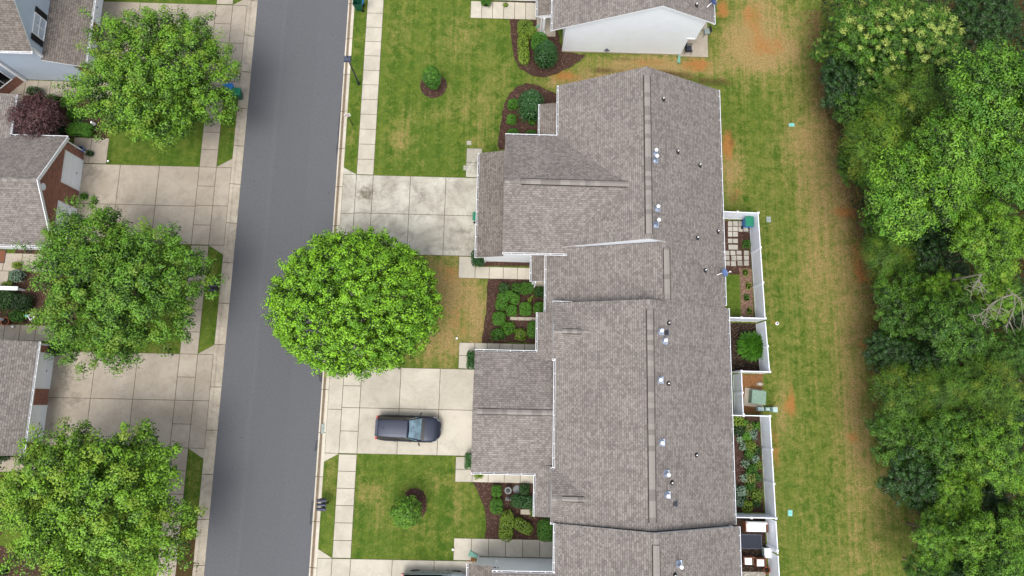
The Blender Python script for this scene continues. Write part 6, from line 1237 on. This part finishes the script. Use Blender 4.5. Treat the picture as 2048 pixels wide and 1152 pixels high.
# downspout extensions
def ext(label, px0, py0, px1, py1, w_=.14):
    a = at(px0, py0, .15); b = at(px1, py1, .05); d = (b-a); ln = math.hypot(d.x, d.y); t = thing('downspout_extension', label, 'drain pipe', (a.x, a.y, 0), math.atan2(d.y, d.x)); q = MB()
    q.mesh([(0, -w_*.5, .2), (0, w_*.5, .2), (0, w_*.5, .08), (0, -w_*.5, .08), (ln, -w_, .09), (ln, w_, .09), (ln, w_, .02), (ln, -w_, .02)], [(0, 1, 5, 4), (1, 2, 6, 5), (3, 0, 4, 7), (2, 3, 7, 6), (0, 3, 2, 1), (4, 5, 6, 7)], 'ext_green'); q.build('spout', t); q = MB()
    for k in range(4): q.box(.08, ln-.02, -w_*.6+k*w_*.4-.008, -w_*.6+k*w_*.4+.008, .10, .125, 'ext_green')
    q.build('rib', t)
ext('green drain spout below the white house patio corner', 1359, 110, 1357, 126, .13); ext('green drain spout at the porch post of the white house', 1079, 50, 1070, 56, .10); ext('green drain spout at the corner of the lowest garage', 955, 1114, 938, 1106, .2)
# satellite dishes
def dish(label, p, m, aim):
    t = thing('satellite_dish', label, 'satellite dish', p, aim); q = MB(); q.tube((-.45, -.1, .05), (-.12, 0, .30), .028, .028, 'cap_white', 8); q.tube((-.12, 0, .3), (0, 0, .42), .028, .028, 'cap_white', 8); q.box(-.58, -.35, -.14, .06, -.02, .06, 'cap_white'); q.build('bracket', t)
    q = MB(); T = Matrix.Translation((.06, 0, .5)) @ Matrix.Rotation(math.radians(38), 4, 'Y') @ Matrix.Scale(.82, 4, (0, 1, 0)) ; q.lathe([(.005, -.075), (.12, -.065), (.25, -.03), (.34, .02), (.345, .03), (.33, .025), (.24, -.018), (.12, -.05), (.005, -.06)], m, 24, (0, 0, 0), T); q.build('reflector', t, True)
    q = MB(); q.tube(tuple(T @ Vector((.3, 0, 0))), tuple(T @ Vector((.12, 0, .36))), .012, .012, 'cap_white', 6); q.box(-.05, .05, -.05, .05, -.03, .05, 'cap_white', T @ Matrix.Translation((.08, 0, .38))); q.build('feed_arm', t)
p = on(1440, 548, zB); dish('grey blue satellite dish on the rear gutter above the pavers', (p.x+.1, p.y, p.z), 'dish_blue', math.radians(4)); p = on(1421, 12, zE); dish('dark blue satellite dish on the white house roof corner', (p.x, p.y, p.z), 'dish_dark', math.radians(20))
# patio things
t = thing('patio_chair', 'dark mesh chair tucked against the white siding corner', 'chair', at(1374, 103), math.radians(92)); q = MB(); q.box(-.27, .27, -.26, .26, .40, .44, 'rug'); q.build('seat', t); q = MB(); q.box(-.27, .27, .24, .28, .44, .95, 'rug'); q.build('backrest', t)
for s_ in (-1, 1):
    q = MB(); q.tube((s_*.27, -.26, 0), (s_*.27, -.26, .62), .018, .018, 'black', 6); q.build('leg', t); q = MB(); q.tube((s_*.27, .30, 0), (s_*.27, .26, .95), .018, .018, 'black', 6); q.build('leg', t); q = MB(); q.box(s_*.29-.03, s_*.29+.03, -.28, .26, .61, .64, 'black'); q.build('armrest', t)
t = thing('patio_chair', 'grey cushioned folding chair at the far patio edge', 'chair', at(1411, 68), math.radians(-80)); q = MB(); q.box(-.24, .24, -.22, .22, .38, .46, 'lid_grey', tp=.02); q.build('seat', t); q = MB(); q.box(-.24, .24, .20, .24, .44, .85, 'black'); q.build('backrest', t)
for a in (-1, 1):
    for b_ in (-1, 1): q = MB(); q.tube((a*.3, b_*.3, 0), (a*.2, b_*.18, .4), .015, .015, 'black', 6); q.build('leg', t)
t = thing('round_table', 'black round table half under the porch roof edge', 'table', at(1097, 25)); q = MB(); q.lathe([(.42, .68), (.42, .72), (.02, .72)], 'black', 24); q.build('tabletop', t)
for k in range(3): a = k*2.1; q = MB(); q.tube((.3*math.cos(a), .3*math.sin(a), 0), (.05*math.cos(a), .05*math.sin(a), .68), .018, .018, 'black', 6); q.build('leg', t)
t = thing('garden_bench', 'white covered bench against the fence on the dark patio', 'bench', at(1507, 1052)); q = MB(); q.box(-.72, .72, -.34, .30, .15, .52, 'cushion', tp=.04); q.build('seat', t); q = MB(); q.box(-.72, .72, .22, .38, .45, .80, 'cushion', tp=.03); q.build('backrest', t); q = MB(); q.box(-.80, -.72, -.34, .36, 0, .62, 'wood', tp=.01); q.build('armrest', t); q = MB(); q.box(.72, .80, -.34, .36, 0, .62, 'wood', tp=.01); q.build('armrest', t)
t = thing('outdoor_rug', 'charcoal rectangular rug on the dark mulch patio', 'rug', at(1500, 1083)); q = MB(); q.box(-.95, .78, -.44, .44, .015, .035, 'rug'); q.build('pile', t); q = MB()
for x0, x1, y0, y1 in ((-.99, .82, -.48, -.44), (-.99, .82, .44, .48), (-.99, -.95, -.44, .44), (.78, .82, -.44, .44)): q.box(x0, x1, y0, y1, .015, .037, 'lamp_grey')
q.build('border', t)
for lab, px, py in (('slatted wooden chair with white cushion nearer the house', 1492, 1118), ('slatted wooden chair with white cushion nearer the fence', 1516, 1121)):
    t = thing('wooden_chair', lab, 'chair', at(px, py), 0, 'wooden patio chairs'); q = MB(); q.box(-.30, .30, -.28, .28, .34, .38, 'wood'); q.build('seat', t); q = MB()
    for k in range(7): q.box(-.26+k*.08, -.22+k*.08, .27, .30, .40, .88, 'wood')
    q.box(-.32, .32, .26, .31, .86, .92, 'wood'); q.box(-.32, -.27, .26, .31, .0, .9, 'wood'); q.box(.27, .32, .26, .31, .0, .9, 'wood'); q.build('backrest', t)
    for s_ in (-1, 1): q = MB(); q.box(s_*.33-.03, s_*.33+.03, -.28, .28, .54, .58, 'wood'); q.build('armrest', t); q = MB(); q.box(s_*.30-.03, s_*.30+.03, -.28, -.22, 0, .54, 'wood'); q.build('leg', t)
    q = MB(); q.box(-.27, .27, -.30, .20, .385, .50, 'cushion', tp=.03); q.build('cushion', t)
t = thing('storage_box', 'white lidded storage box beside the patio fence', 'box', at(1531, 1103)); q = MB(); q.box(-.26, .26, -.30, .30, 0, .50, 'box_mint'); q.build('body', t); q = MB(); q.box(-.29, .29, -.33, .33, .50, .57, 'cushion', tp=.02); q.build('lid', t)
lathe_thing('planter_pot', 'terracotta pot next to the wooden chairs', 'planter', 1530, 1138, None, None, (('pot', [(.16, 0), (.22, .32), (.24, .38), (.20, .38), (.17, .3), (.01, .3)], 'terracotta'), ('soil', [(.19, .33), (.01, .34)], 'mulch_dark')))
t = thing('garden_hose', 'lime green hose lying on the patio slab', 'hose', at(1400, 66)); q = MB()
for k in range(8): q.tube((-.5+k*.08, .04*math.sin(k), .14), (-.5+(k+1)*.08, .04*math.sin(k+1), .14), .018, .018, 'hose', 6)
M_h = q
M['hose'] = simple('lime_hose', (150, 214, 60), .4, .4); q.build('hose_line', t)
